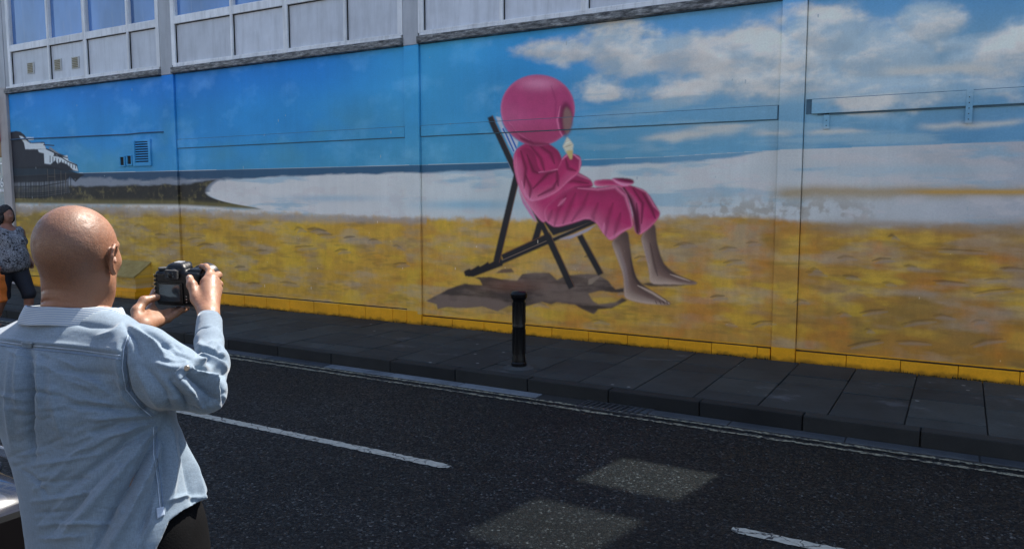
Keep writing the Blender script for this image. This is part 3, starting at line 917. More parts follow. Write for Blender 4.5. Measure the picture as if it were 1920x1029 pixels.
# core of the wall, dark behind the recessed joints
box('wall_core', (-16.38, 8.45, .035, .12, 0, 4.6), M_DARK, bld)
box('upper_wall', (-16.38, -1.44, .12, .20, 4.6, ROOF - .9), M_DARK, bld)
box('upper_wall', (-1.439, 8.45, .12, .20, 7.262, ROOF - .9), M_DARK, bld)
box('upper_wall', (-.68, 8.45, .12, .20, 4.6, 7.26), M_DARK, bld)  # wall left open behind the added panes so sun passes through
box('parapet', (-16.38, 8.45, -.04, .30, ROOF - .9, ROOF), M_PILA, bld)
def mural_box(name, b, parent, bevel=0.0):
    me = boxes_mesh(name, [b], bevel)
    uv_wall(me)
    return link(name, me, M_MURAL, parent)
for i, (a, b) in enumerate(PIL[:-1]):
    pm = M_MURAL
    if i == 0:
        box('pilaster', (a, b, -.05, .034, 0, 3.93), M_PILA_B, bld, .006)
    else:
        mural_box('pilaster', (a, b, -.035, .034, 0, 3.80), bld, .004)
    box('upper_pilaster', (a, b, -.04, .10, 3.802 if i else 3.932, ROOF - .9), M_PILA, bld, .004)
    nx = PIL[i + 1][0]
    g = .007
    ptop = .30 if i < 2 else .235
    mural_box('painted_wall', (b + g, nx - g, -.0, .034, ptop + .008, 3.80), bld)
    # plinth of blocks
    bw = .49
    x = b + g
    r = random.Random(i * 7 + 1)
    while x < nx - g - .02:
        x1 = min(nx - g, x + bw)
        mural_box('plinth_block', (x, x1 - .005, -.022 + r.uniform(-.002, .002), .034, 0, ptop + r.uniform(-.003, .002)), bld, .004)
        x = x1
    box('joint_shade', (b + g, nx - g, -.006, -.0012, ptop + .003, ptop + .014), M_DARK, bld)  # dark strip standing in for the shaded gap over the plinth
    # raised signboard strip and dark strips coloured to stand in for its shadow gaps
    if i in (1, 2):
        mural_box('band_board', (b + .016, nx - .018, -.014, -.001, 2.622, 2.757), bld, .002)
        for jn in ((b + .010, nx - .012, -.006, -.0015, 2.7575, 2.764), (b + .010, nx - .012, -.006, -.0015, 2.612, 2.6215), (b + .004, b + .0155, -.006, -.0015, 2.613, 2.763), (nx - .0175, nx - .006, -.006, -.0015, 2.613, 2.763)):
            box('joint_shade', jn, M_GAP_SHADE, bld)
    if i >= 3:
        mural_box('band_board', (b + .075, nx - .02, -.028, -.001, 2.655, 2.795), bld, .003)
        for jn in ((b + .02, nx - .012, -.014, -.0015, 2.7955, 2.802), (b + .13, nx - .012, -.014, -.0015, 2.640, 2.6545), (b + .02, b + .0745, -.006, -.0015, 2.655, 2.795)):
            box('joint_shade', jn, M_GAP_SHADE, bld)
        for sx_, z0, z1 in ((b + .19, 2.50, 2.66), (b + 1.415, 2.50, 2.80), (b + 2.9, 2.50, 2.80)):
            st = mural_box('strap', (sx_, sx_ + .055, -.034 if z1 > 2.7 else -.014, -.0285 if z1 > 2.7 else -.001, z0, z1), bld, .001)
            for q in range(int((z1 - z0 - .03) / .05)):
                link('rivet', boxes_mesh('rivet', [(sx_ + .022, sx_ + .031, -.0375 if z1 > 2.7 else -.017, -.0335 if z1 > 2.7 else -.0135, z0 + .03 + .05 * q, z0 + .038 + .05 * q)]), M_DARK, st)
    # sill
    box('sill', (b + .004, nx - .004, -.085, .034, 3.805, 3.90), M_SILL, bld, .008)
    box('sill_upstand', (b + .03, nx - .03, -.05, .034, 3.9005, 3.935), M_FRAME, bld, .003)
    # window strip: four lights in two pairs
    span = nx - b
    edges = [b + .004, b + span * .268, b + span * .5, b + span * .735, nx - .004]
    if i < 3:
        edges = [[-15.95, -14.60, -13.48, -12.27, -11.445], [-11.145, -9.74, -8.61, -7.48, -6.485], [-6.235, -4.98, -3.87, -2.77, -1.685]][i]
    zt = ROOF - .93
    fr = .03
    for q in range(4):
        x0, x1 = edges[q], edges[q + 1]
        if i == 3:
            x0 = [b + .004, b + .04 + .72, b + span * .5, b + span * .735][q]
            x1 = [b + .04 + .72, b + span * .5, b + span * .735, nx - .004][q]
        lz = [3.935, 4.60, 4.66]
        win_ = empty('window', ((x0 + x1) / 2, .0, 3.94))
        win_.parent = bld
        win_.matrix_parent_inverse = Matrix.Translation(bld.location).inverted()
        def wl(nm, me, mt):
            o = bpy.data.objects.new(nm, me)
            if not me.materials:
                me.materials.append(mt)
            col.objects.link(o)
            o.parent = win_
            o.matrix_parent_inverse = (Matrix.Translation(bld.location) @ win_.matrix_parent_inverse @ Matrix.Translation(win_.location)).inverted()
            return o
        if i == 0 and q == 0:
            box('jamb', (b + .004, x0 - .002, -.03, .05, 3.937, zt), M_PILA, bld, .003)
        w0, w1 = (.085 if q == 0 else .045 if q == 2 else .024), (.024 if q in (0, 2) else .085 if q == 3 else .045)
        if i == 3 and q == 0:
            w0 = .03
        holes = [(3.965, 4.575, 'panel')]
        if i == 3:
            holes += [(4.69, 5.60, 'sun_glass' if q == 0 else 'glass'), (5.70, 5.95, 'panel'), (6.02, 7.25, 'sun_glass' if q == 0 else 'glass'), (7.30, zt - .03, 'panel')]  # added see-through panes, one above the other, shaped to cast two sun patches
        else:
            holes += [(4.69, 6.35, 'glass'), (6.42, 6.98, 'panel'), (7.05, zt - .03, 'glass')]
        bars = [(x0, x0 + w0, -.045, .05, 3.937, zt), (x1 - w1, x1, -.045, .05, 3.937, zt)]
        zprev = 3.937
        for (h0, h1, kd) in holes:
            bars.append((x0 + w0, x1 - w1, -.043, .05, zprev, h0))
            zprev = h1
        bars.append((x0 + w0, x1 - w1, -.043, .05, zprev, zt))
        wl('frame', boxes_mesh('frame', bars, .003), M_FRAME)
        for (h0, h1, kd) in holes:
            if kd == 'panel':
                wl('spandrel_panel', boxes_mesh('spandrel_panel', [(x0 + w0 - .004, x1 - w1 + .004, .0, .012, h0 - .004, h1 + .004)]), M_PANEL)
                # thin dark gasket line
                wl('gasket', boxes_mesh('gasket', [(x0 + w0, x0 + w0 + .008, -.018, -.001, h0, h1), (x0 + w0 + .008, x1 - w1, -.018, -.001, h1 - .009, h1)]), M_DARK)
            else:
                wl('pane', boxes_mesh('pane', [(x0 + w0 - .004, x1 - w1 + .004, .022, .028, h0 - .004, h1 + .004)]), M_SUN_GLASS if kd == 'sun_glass' else M_GLASS)
                wl('glazing_bead', boxes_mesh('glazing_bead', [(x0 + w0, x1 - w1, -.028, .0215, h0, h0 + .012), (x0 + w0, x0 + w0 + .012, -.028, .0215, h0 + .012, h1)]), M_FRAME)
# small air bricks in the first spandrels
M_TAN = simple_mat('old_vent_plastic', (.24, .21, .13), .7, .3, 40, .4)
M_WHITE = simple_mat('white_vent_frame', (.48, .48, .46), .6, .15, 30)
for (u, v) in ((58, 128), (109, 122), (142, 118)):
    p = on_wall(u, v)
    s = boxes_mesh('air_vent', [(p[0] - .12, p[0] + .12, -.012, -.0005, p[2] - .105, p[2] + .105)], .003)
    o = link('air_vent', s, M_WHITE, bld)
    link('vent_slats', boxes_mesh('vent_slats', [(p[0] - .08, p[0] + .08, -.02, -.0125, p[2] - .085 + .03 * q, p[2] - .085 + .03 * q + .02) for q in range(6)]), M_TAN, o)

# louvred grille with two small vents
lv = empty('louvre_vent', (-12.06, -.01, 2.56), 'square slatted ventilation louvre painted sky blue in the left part of the mural', 'vent')
def mlink(nm, bs, parent, bevel=0):
    me = boxes_mesh(nm, bs, bevel)
    uv_wall(me)
    return link(nm, me, M_MURAL, parent)
X0, X1, Z0, Z1 = -12.30, -11.82, 2.35, 2.79
mlink('frame', [(X0, X0 + .06, -.03, -.001, Z0, Z1), (X1 - .06, X1, -.03, -.001, Z0, Z1), (X0 + .06, X1 - .06, -.03, -.001, Z0, Z0 + .05), (X0 + .06, X1 - .06, -.03, -.001, Z1 - .03, Z1)], lv, .002)
box('backing', (X0 + .06, X1 - .06, -.006, -.001, Z0 + .05, Z1 - .03), M_DARK, lv)
for q in range(9):
    zz = Z0 + .055 + q * .041
    me = boxes_mesh('slat', [(-(X1 - X0) / 2 + .062, (X1 - X0) / 2 - .062, -.011, .011, -.0035, .0035)])
    me.transform(Matrix.Translation(((X0 + X1) / 2, -.02, zz)) @ Matrix.Rotation(R(52), 4, 'X'))
    uv_wall(me)
    link('slat', me, M_MURAL, lv)
for (cx, cz, lab) in ((-12.60, 2.44, 'smaller flat wall vent, farther from the slatted louvre on the blue wall'), (-12.40, 2.455, 'small dark wall vent right beside the slatted louvre on the blue wall')):
    v = empty('wall_vent', (cx, -.01, cz), lab, 'vent')
    mlink('frame', [(cx - .075, cx - .052, -.03, -.001, cz - .09, cz + .09), (cx + .052, cx + .075, -.03, -.001, cz - .09, cz + .09), (cx - .052, cx + .052, -.03, -.001, cz - .09, cz - .065), (cx - .052, cx + .052, -.03, -.001, cz + .075, cz + .09)], v)
    box('opening', (cx - .052, cx + .052, -.012, -.001, cz - .065, cz + .075), M_DARK, v)

# sagging cable pinned to the wall above the louvre
cp = []
for (u, v) in ((20, 262), (60, 260), (120, 257.5), (180, 254.5), (240, 252), (262, 249.5), (290, 248), (318, 247)):
    p = on_wall(u, v, -.016)
    cp.append((p[0], -.016, p[2]))
tag(link('wall_cable', tube_mesh('wall_cable', cp, .011, 6), simple_mat('painted_cable', (.03, .10, .20), .6), smooth=True), 'thin dark cable running level across the blue wall above the louvre', 'cable')

# painted meter box against the foot of the wall
mb = empty('meter_box', (-12.3, -.2, .12), 'low yellow painted box with a sloping lid at the foot of the mural', 'meter box')
def prism_mesh(name, x0, x1, prof):
    n = len(prof)
    vs = [(x0, y, z) for y, z in prof] + [(x1, y, z) for y, z in prof]
    fs = [tuple(range(n)), tuple(reversed(range(n, 2 * n)))]
    for i in range(n):
        j = (i + 1) % n
        fs.append((j, i, n + i, n + j))
    me = bpy.data.meshes.new(name)
    me.from_pydata(vs, [], fs)
    return me
bx0, bx1 = -12.72, -11.98
me = prism_mesh('housing', bx0, bx1, [(-.30, .24), (-.001, .24), (-.001, .70), (-.30, .50)])
uv_wall(me); link('housing', me, M_MURAL, mb)
me = prism_mesh('lid', bx0 - .02, bx1 + .02, [(-.335, .503), (-.001, .733), (-.001, .705), (-.335, .475)])
uv_wall(me)
def lid_mat():
    t = NT('faded_olive_paint')
    c = t.ramp(t.noise(6, 5, .6), [(.3, (.26, .17, .035)), (.7, (.40, .29, .09))])
    return t.fin(c, .7, t.bump(t.noise(30, 4), .3, .005))
link('lid', me, lid_mat(), mb)
me = boxes_mesh('base', [(bx0 - .03, (bx0 + bx1) / 2 - .003, -.325, -.023, .121, .238), ((bx0 + bx1) / 2 + .003, bx1 + .0, -.325, -.023, .121, .238)], .004)
uv_wall(me); link('base', me, M_MURAL, mb)

# moss and weeds in the joint at the foot of the wall
mr = random.Random(9)
vs, fs = [], []
def blade(x, y, z, h, w, lean):
    a = mr.uniform(0, math.pi)
    dx, dy = math.cos(a) * w, math.sin(a) * w
    lx, ly = mr.uniform(-lean, lean), mr.uniform(-lean, lean * .2)
    n = len(vs)
    vs.extend([(x - dx, y - dy, z), (x + dx, y + dy, z), (x + lx, y + ly, z + h)])
    fs.append((n, n + 1, n + 2))
for _ in range(5200):
    x = mr.uniform(-14, 1.2)
    dens = .25 + .75 * (math.sin(x * 3.1) * math.sin(x * 7.3 + 1) > 0)
    if mr.random() > dens:
        continue
    if any(a - .01 < x < b + .01 for a, b in PIL):
        continue
    blade(x, -.03 - abs(mr.gauss(0, .008)), .117, abs(mr.gauss(.010, .008)) + .004 + (.02 if mr.random() < .03 else 0), .004, .012)
me = bpy.data.meshes.new('moss')
me.from_pydata(vs, [], fs)
tag(link('moss', me, simple_mat('moss_green', (.028, .034, .012), .9, .5, 20)), 'dark moss and tiny weeds along the foot of the wall', 'moss', kind='stuff')

# ------------------------------------------------------------------ neighbouring shop, far left
shop = empty('corner_shop', (-18, .1, .1), 'neighbouring shop with red fascia and blue upper windows at the left edge', 'building')
M_RED = simple_mat('red_fascia', (.42, .008, .01), .4, .1)
M_SHOPG = glass_mat('shop_glass', (.16, .22, .27))
box('wall', (-26, -16.39, .1, .3, 0, 9.2), M_PILA, shop)
box('fascia', (-26, -16.40, -.12, .098, 2.92, 3.70), M_RED, shop, .005)
box('fascia_cap', (-26, -16.40, -.16, .098, 3.705, 3.80), M_DARK, shop, .005)
box('upper_panel', (-26, -16.40, -.03, .098, 3.805, 4.45), M_PILA, shop, .004)
box('shop_blind', (-26, -16.40, -.02, .098, 2.62, 2.915), simple_mat('tan_blind', (.33, .20, .09), .7), shop, .004)
wf = box('upper_window', (-26, -16.40, -.03, .098, 4.455, 4.52), M_FRAME, shop, .003)
box('pane', (-26, -16.42, .0, .098, 4.522, 8.4), M_GLASS, wf)
link('mullion', boxes_mesh('mullion', [(-18.2, -18.12, -.035, -.001, 4.522, 8.4), (-20.6, -20.52, -.035, -.001, 4.522, 8.4)], .003), M_FRAME, wf)
sw = box('shop_window', (-26, -16.40, -.02, .098, .40, .50), M_FRAME, shop, .003)
box('pane', (-26, -16.42, .0, .098, .502, 2.61), M_SHOPG, sw)
box('transom', (-26, -16.42, -.02, -.001, 1.93, 1.99), M_FRAME, sw)
box('stall_riser', (-26, -16.40, -.03, .098, .0, .395), M_PILA_B, shop)
def text_obj(name, s, size, loc, rot, mat, parent, ext=.002):
    cu = bpy.data.curves.new(name, 'FONT')
    cu.body = s
    cu.size = size
    cu.extrude = ext
    cu.align_x = 'RIGHT'
    to = bpy.data.objects.new(name, cu)
    col.objects.link(to)
    dg = bpy.context.evaluated_depsgraph_get()
    me = bpy.data.meshes.new_from_object(to.evaluated_get(dg))
    bpy.data.objects.remove(to)
    me.transform(Matrix.Translation(loc) @ rot)
    me.materials.clear()
    return link(name, me, mat, parent)
M_VINYL = simple_mat('white_vinyl', (.75, .77, .78), .5, .05)
text_obj('lettering', 'T', .34, (-16.46, -.004, 2.27), Matrix.Rotation(R(90), 4, 'X'), M_VINYL, sw)
text_obj('lettering', '96', .26, (-16.45, -.004, 2.03), Matrix.Rotation(R(90), 4, 'X'), M_VINYL, sw)

# ------------------------------------------------------------------ bollard
bol = empty('bollard', (-3.8, -1.68, .12), 'black cast iron bollard with a flared cap standing on the pavement', 'bollard')
M_BLACK = NT('black_gloss_paint')
def black_paint():
    t = M_BLACK
    ch = t.ramp(t.noise(26, 5, .75), [(.70, G(0)), (.74, G(1))])
    c = t.mix(ch, (.004, .004, .005, 1), (.22, .22, .22, 1))
    return t.fin(c, .34, t.bump(t.noise(50, 4), .2, .003), Specular_IOR_Level=.25)
M_BLACKP = black_paint()
lathe('shaft', [(0, .078), (.05, .078), (.06, .07), (.10, .068), (.12, .064), (.40, .064), (.41, .067), (.425, .067), (.435, .064), (.68, .062), (.69, .066)], (-3.8, -1.68, .12), (0, 0, 1), M_BLACKP, bol)
lathe('cap', [(.69, .066), (.70, .078), (.715, .084), (.745, .086), (.752, .080), (.765, .076), (.772, .060), (.778, .02)], (-3.8, -1.68, .12), (0, 0, 1), M_BLACKP, bol)
lathe('mortar_collar', [(0, .16), (.006, .145), (.012, .10), (.02, .08)], (-3.8, -1.68, .118), (0, 0, 1), stone_mat('old_mortar', (.075, .078, .076), .5, False, .9, 40), bol, 22)
fl = boxes_mesh('flute', [(-.004, .004, .060, .068, .14, .39), (-.004, .004, .060, .068, .45, .66)], .002)
fl.materials.append(M_BLACKP)
for q in range(12):
    s = link('flute', fl, None, bol)
    s.location = (-3.8, -1.68, .12)
    s.rotation_euler = (0, 0, q * math.pi / 6)

# ------------------------------------------------------------------ the sunlit side of the street, behind the viewer
M_CREAM = simple_mat('cream_render', (.42, .39, .34), .8, .1, 1.0)
M_SLATE = simple_mat('slate_roof', (.07, .075, .085), .6, .2, 4.0)
opp = empty('terrace_building', (-8, -22, .1), 'cream rendered terrace across the street from the mural', 'building')
box('wall', (-40, 24, -30, -22, 0, 8.0), M_CREAM, opp)
me = prism_mesh('roof', -40.3, 24.3, [(-30.3, 8.001), (-21.7, 8.001), (-26, 10.2)])
link('roof', me, M_SLATE, opp)
for q in range(20):
    for zz in (1.0, 5.4):
        xx = -38 + q * 3.15
        w_ = box('window', (xx, xx + 1.2, -21.995, -21.93, zz, zz + 1.7), M_VINYL, opp)
        box('pane', (xx + .08, xx + 1.12, -21.929, -21.92, zz + .08, zz + 1.62), M_GLASS, w_)

# ------------------------------------------------------------------ implicit surfaces for bodies and cloth
class Grid:
    def __init__(self, lo, hi, h):
        self.lo = np.array(lo, np.float32); self.h = h
        n = np.ceil((np.array(hi) - np.array(lo)) / h).astype(int) + 1
        ax = [self.lo[k] + h * np.arange(n[k], dtype=np.float32) for k in range(3)]
        self.X, self.Y, self.Z = ax[0][:, None, None], ax[1][None, :, None], ax[2][None, None, :]
        self.shape = tuple(n)

def cap(g, a, b, ra, rb=None):
    rb = ra if rb is None else rb
    a = np.asarray(a, np.float32); b = np.asarray(b, np.float32)
    d = b - a; L = float(d.dot(d)) + 1e-9
    x, y, z = g.X - a[0], g.Y - a[1], g.Z - a[2]
    t = np.clip((x * d[0] + y * d[1] + z * d[2]) / L, 0, 1)
    return np.sqrt((x - t * d[0]) ** 2 + (y - t * d[1]) ** 2 + (z - t * d[2]) ** 2) - (ra + (rb - ra) * t)

def ell(g, c, ax, r):
    """ax: 3 orthonormal axes (rows); r: 3 radii"""
    x, y, z = g.X - c[0], g.Y - c[1], g.Z - c[2]
    k0 = 0; k1 = 0
    for a, q in zip(ax, r):
        p = x * a[0] + y * a[1] + z * a[2]
        k0 = k0 + (p / q) ** 2
        k1 = k1 + (p / q ** 2) ** 2
    k0 = np.sqrt(k0); k1 = np.sqrt(k1) + 1e-6
    return k0 * (k0 - 1) / k1

def rbox(g, c, ax, hlf, r):
    x, y, z = g.X - c[0], g.Y - c[1], g.Z - c[2]
    q = [np.abs(x * a[0] + y * a[1] + z * a[2]) - (h_ - r) for a, h_ in zip(ax, hlf)]
    out = np.sqrt(np.maximum(q[0], 0) ** 2 + np.maximum(q[1], 0) ** 2 + np.maximum(q[2], 0) ** 2)
    return out + np.minimum(np.maximum(np.maximum(q[0], q[1]), q[2]), 0) - r

def smin(a, b, k):
    h_ = np.clip(.5 + .5 * (b - a) / k, 0, 1)
    return b + (a - b) * h_ - k * h_ * (1 - h_)

def smax(a, b, k):
    return -smin(-a, -b, k)

def chain(g, pts, rs, k=.01, f=None):
    for i in range(len(pts) - 1):
        c = cap(g, pts[i], pts[i + 1], rs[i], rs[i + 1])
        f = c if f is None else smin(f, c, k)
    return f

def nets(g, f):
    f = np.broadcast_to(f, g.shape)
    s = f < 0
    nx, ny, nz = g.shape
    cnt = np.zeros((nx - 1, ny - 1, nz - 1), np.int8)
    for dx in (0, 1):
        for dy in (0, 1):
            for dz in (0, 1):
                cnt += s[dx:nx - 1 + dx, dy:ny - 1 + dy, dz:nz - 1 + dz]
    act = (cnt > 0) & (cnt < 8)
    ijk = np.argwhere(act)
    idx = -np.ones(act.shape, np.int64)
    idx[act] = np.arange(len(ijk))
    I, J, K = ijk[:, 0], ijk[:, 1], ijk[:, 2]
    acc = np.zeros((len(ijk), 3)); num = np.zeros(len(ijk))
    cor = [(a, b, c) for a in (0, 1) for b in (0, 1) for c in (0, 1)]
    for p in cor:
        for ax in range(3):
            if p[ax] == 1:
                continue
            q = list(p); q[ax] = 1
            fa = f[I + p[0], J + p[1], K + p[2]]; fb = f[I + q[0], J + q[1], K + q[2]]
            m = (fa < 0) != (fb < 0)
            t = np.where(m, fa / np.where(m, fa - fb, 1), 0)
            for c in range(3):
                v = p[c] + (t if c == ax else 0)
                acc[:, c] += np.where(m, v, 0)
            num += m
    V = (ijk + acc / num[:, None]) * g.h + g.lo
    F = []
    for ax in range(3):
        a = [slice(None)] * 3; b = [slice(None)] * 3
        a[ax] = slice(0, -1); b[ax] = slice(1, None)
        sa, sb = s[tuple(a)], s[tuple(b)]
        e = np.argwhere(sa != sb)
        o1, o2 = [(1, 2), (2, 0), (0, 1)][ax]
        ok = (e[:, o1] > 0) & (e[:, o2] > 0) & (e[:, o1] < act.shape[o1]) & (e[:, o2] < act.shape[o2])
        e = e[ok]
        flip = sa[tuple(e.T)]
        qs = []
        for d1, d2 in ((-1, -1), (0, -1), (0, 0), (-1, 0)):
            c = e.copy(); c[:, o1] += d1; c[:, o2] += d2
            qs.append(idx[tuple(c.T)])
        q = np.stack(qs, 1)
        q[~flip] = q[~flip][:, ::-1]
        F.append(q)
    F = np.concatenate(F)
    return V, F[(F >= 0).all(1)]

def mesh_np(name, V, F):
    me = bpy.data.meshes.new(name)
    me.vertices.add(len(V)); me.vertices.foreach_set('co', np.asarray(V, np.float32).ravel())
    me.loops.add(len(F) * 4); me.loops.foreach_set('vertex_index', F.astype(np.int32).ravel())
    me.polygons.add(len(F)); me.polygons.foreach_set('loop_start', np.arange(0, len(F) * 4, 4, dtype=np.int32))
    me.polygons.foreach_set('use_smooth', np.ones(len(F), bool))
    me.update(calc_edges=True)
    me.validate()
    return me

def relax(V, F, it=2, lam=.5):
    for _ in range(it):
        s = np.zeros_like(V); n = np.zeros(len(V))
        for a, b in ((0, 1), (1, 2), (2, 3), (3, 0)):
            np.add.at(s, F[:, a], V[F[:, b]]); np.add.at(n, F[:, a], 1)
            np.add.at(s, F[:, b], V[F[:, a]]); np.add.at(n, F[:, b], 1)
        V = V + lam * (s / np.maximum(n, 1)[:, None] - V)
    return V

def vnormals(V, F):
    n = np.cross(V[F[:, 2]] - V[F[:, 0]], V[F[:, 3]] - V[F[:, 1]])
    N = np.zeros_like(V)
    for k in range(4):
        np.add.at(N, F[:, k], n)
    return N / (np.linalg.norm(N, axis=1)[:, None] + 1e-12)

def project(V):
    d = V - _c
    z = d @ _f
    return 960 + FPX * (d @ _r) / z, 514.5 - FPX * (d @ _u) / z

def apply_folds(V, N, folds, facing=True):
    u, v = project(V)
    disp = np.zeros(len(V))
    for pts, sg, amp in folds:
        best = np.full(len(V), 1e9); tb = np.zeros(len(V))
        n = len(pts) - 1
        for k in range(n):
            (xa, ya), (xb, yb) = pts[k], pts[k + 1]
            dx, dy = xb - xa, yb - ya
            t = np.clip(((u - xa) * dx + (v - ya) * dy) / (dx * dx + dy * dy), 0, 1)
            d = np.hypot(u - xa - t * dx, v - ya - t * dy)
            m = d < best
            best = np.where(m, d, best); tb = np.where(m, (k + t) / n, tb)
        disp += 3.0 * amp * np.exp(-(best / (sg * .9)) ** 1.45) * (0.25 + .75 * np.sin(np.pi * np.clip(tb, .0, 1)) ** .6)
    if facing:
        w = np.clip(((_c - V) / np.linalg.norm(_c - V, axis=1)[:, None] * N).sum(1) * 3, 0, 1)
        disp *= w
    return V + N * disp[:, None]

from mathutils import noise as mn
def noise_disp(V, N, scale, amp, mask=None, stretch=(1, 1, 1)):
    out = np.array([mn.noise(Vector((p[0] * scale * stretch[0], p[1] * scale * stretch[1], p[2] * scale * stretch[2]))) for p in V])
    if mask is not None:
        out = out * mask
    return V + N * (out * amp)[:, None]

def heading(deg_right_of_view, pitch=0.0):
    """right, forward, up axes of something that faces so many degrees right of the viewing direction"""
    a = YAW - R(deg_right_of_view)
    F_ = np.array([-math.sin(a), math.cos(a), 0.0]); R_ = np.array([math.cos(a), math.sin(a), 0.0]); U_ = np.array([0, 0, 1.0])
    p = R(pitch)
    F2 = F_ * math.cos(p) + U_ * math.sin(p)
    U2 = U_ * math.cos(p) - F_ * math.sin(p)
    return np.array([R_, F2, U2])

# ------------------------------------------------------------------ materials for people
def skin_mat(name, base, red=.15, stubble=False):
    t = NT(name)
    n = t.noise(9, 5, .6)
    lo = (base[0] * .86, base[1] * .80, base[2] * .78, 1)
    hi = (base[0] * 1.08, base[1] * 1.1, base[2] * 1.1, 1)
    c = t.ramp(n, [(.3, lo), (.7, hi)])
    m = t.ramp(t.noise(3.5, 4, .6), [(.45, G(0)), (.7, G(red * 3))])
    c = t.mix(m, c, (base[0] * 1.02, base[1] * .62, base[2] * .55, 1))
    fr = t.ramp(t.noise(150, 2, .6), [(.62, G(0)), (.74, G(.35))])
    c = t.mix(fr, c, (base[0] * .55, base[1] * .45, base[2] * .4, 1))
    if stubble:
        dd = t.n('ShaderNodeVectorMath', _operation='DISTANCE')
        t.l(t.geo(), dd.inputs[0]); dd.inputs[1].default_value = stubble
        am = t.math('ADD', dd.outputs['Value'], t.math('MULTIPLY', t.noise(22, 4, .6), .05))
        sm_ = t.ramp(am, [(.10, G(.8)), (.155, G(0))])
        dots = t.ramp(t.noise(420, 2, .7), [(.35, G(1)), (.6, G(.35))])
        c = t.mix(t.mix(1.0, sm_, dots, 'MULTIPLY'), c, (base[0] * .34, base[1] * .36, base[2] * .46, 1))
    b = t.bump(t.noise(260, 3, .7),     .4, .0014)
    b = t.bump(t.noise(24, 4, .7), .4, .006, b)
    t.b.inputs['Subsurface Weight'].default_value = .12
    t.b.inputs['Subsurface Radius'].default_value = (.012, .004, .002)
    t.b.inputs['Subsurface Scale'].default_value = 1.0
    rg = t.ramp(t.noise(60, 3), [(.3, G(.38)), (.7, G(.66))])
    return t.fin(c, rg, b, Specular_IOR_Level=.45)

def denim_mat(name, base, var=.16):
    t = NT(name)
    c = t.ramp(t.noise(4, 5, .6), [(.3, tuple(x * (1 - var) for x in base)), (.7, tuple(min(1, x * (1 + var)) for x in base))])
    w = t.ramp(t.noise(1.0, 3, .7, t.mapping((420, 420, 90))), [(.35, G(.86)), (.65, G(1.12))])
    c = t.mix(1.0, c, w, 'MULTIPLY')
    w2 = t.ramp(t.noise(1.0, 3, .7, t.mapping((60, 60, 520))), [(.35, G(.9)), (.65, G(1.08))])
    c = t.mix(1.0, c, w2, 'MULTIPLY')
    rdg = t.n('ShaderNodeTexNoise', Scale=16.0, Detail=4.0, Roughness=.5, Distortion=.8)
    rdg.noise_type = 'RIDGED_MULTIFRACTAL' if hasattr(rdg, 'noise_type') else 'FBM'
    t.l(t.mapping((1, 1, 1.7), (0, .3, 0)), rdg.inputs['Vector'])
    b = t.bump(rdg.outputs['Fac'], .22, .004)
    b = t.bump(t.noise(38, 4, .6, t.mapping((1, 1, 1.5))), .25, .004, b)
    b = t.bump(t.noise(700, 2), .2, .0006, b)
    return t.fin(c, .82, b, Sheen_Weight=.25, Specular_IOR_Level=.2)
M_SHIRT = denim_mat('pale_chambray', (.138, .182, .228))
M_STITCH = simple_mat('pale_stitching', (.30, .36, .45), .8, .2, 60)
M_TROU = simple_mat('black_trouser_cloth', (.0025, .0025, .003), .9, .3, 20, .25, Specular_IOR_Level=.08)
M_SHOE = simple_mat('dark_leather', (.02, .015, .012), .4)

# ------------------------------------------------------------------ the man with the camera
def mpt(u, v, d):
    return pt(u, v, 1.18 * d if d < 1.5 else 1.77 + (d - 1.5))
HB = heading(14)          # torso
HH = heading(4, -7)       # head
man_xy = mpt(195, 1000, 1.5)
M_SKIN = skin_mat('skin', (.235, .118, .066), stubble=tuple(mpt(150, 468, 1.50) - HH[1] * .075 + HH[2] * .0))
man = empty('person', (man_xy[0], man_xy[1], 0), 'bald man in a pale denim shirt seen from behind, raising a black camera', 'person')

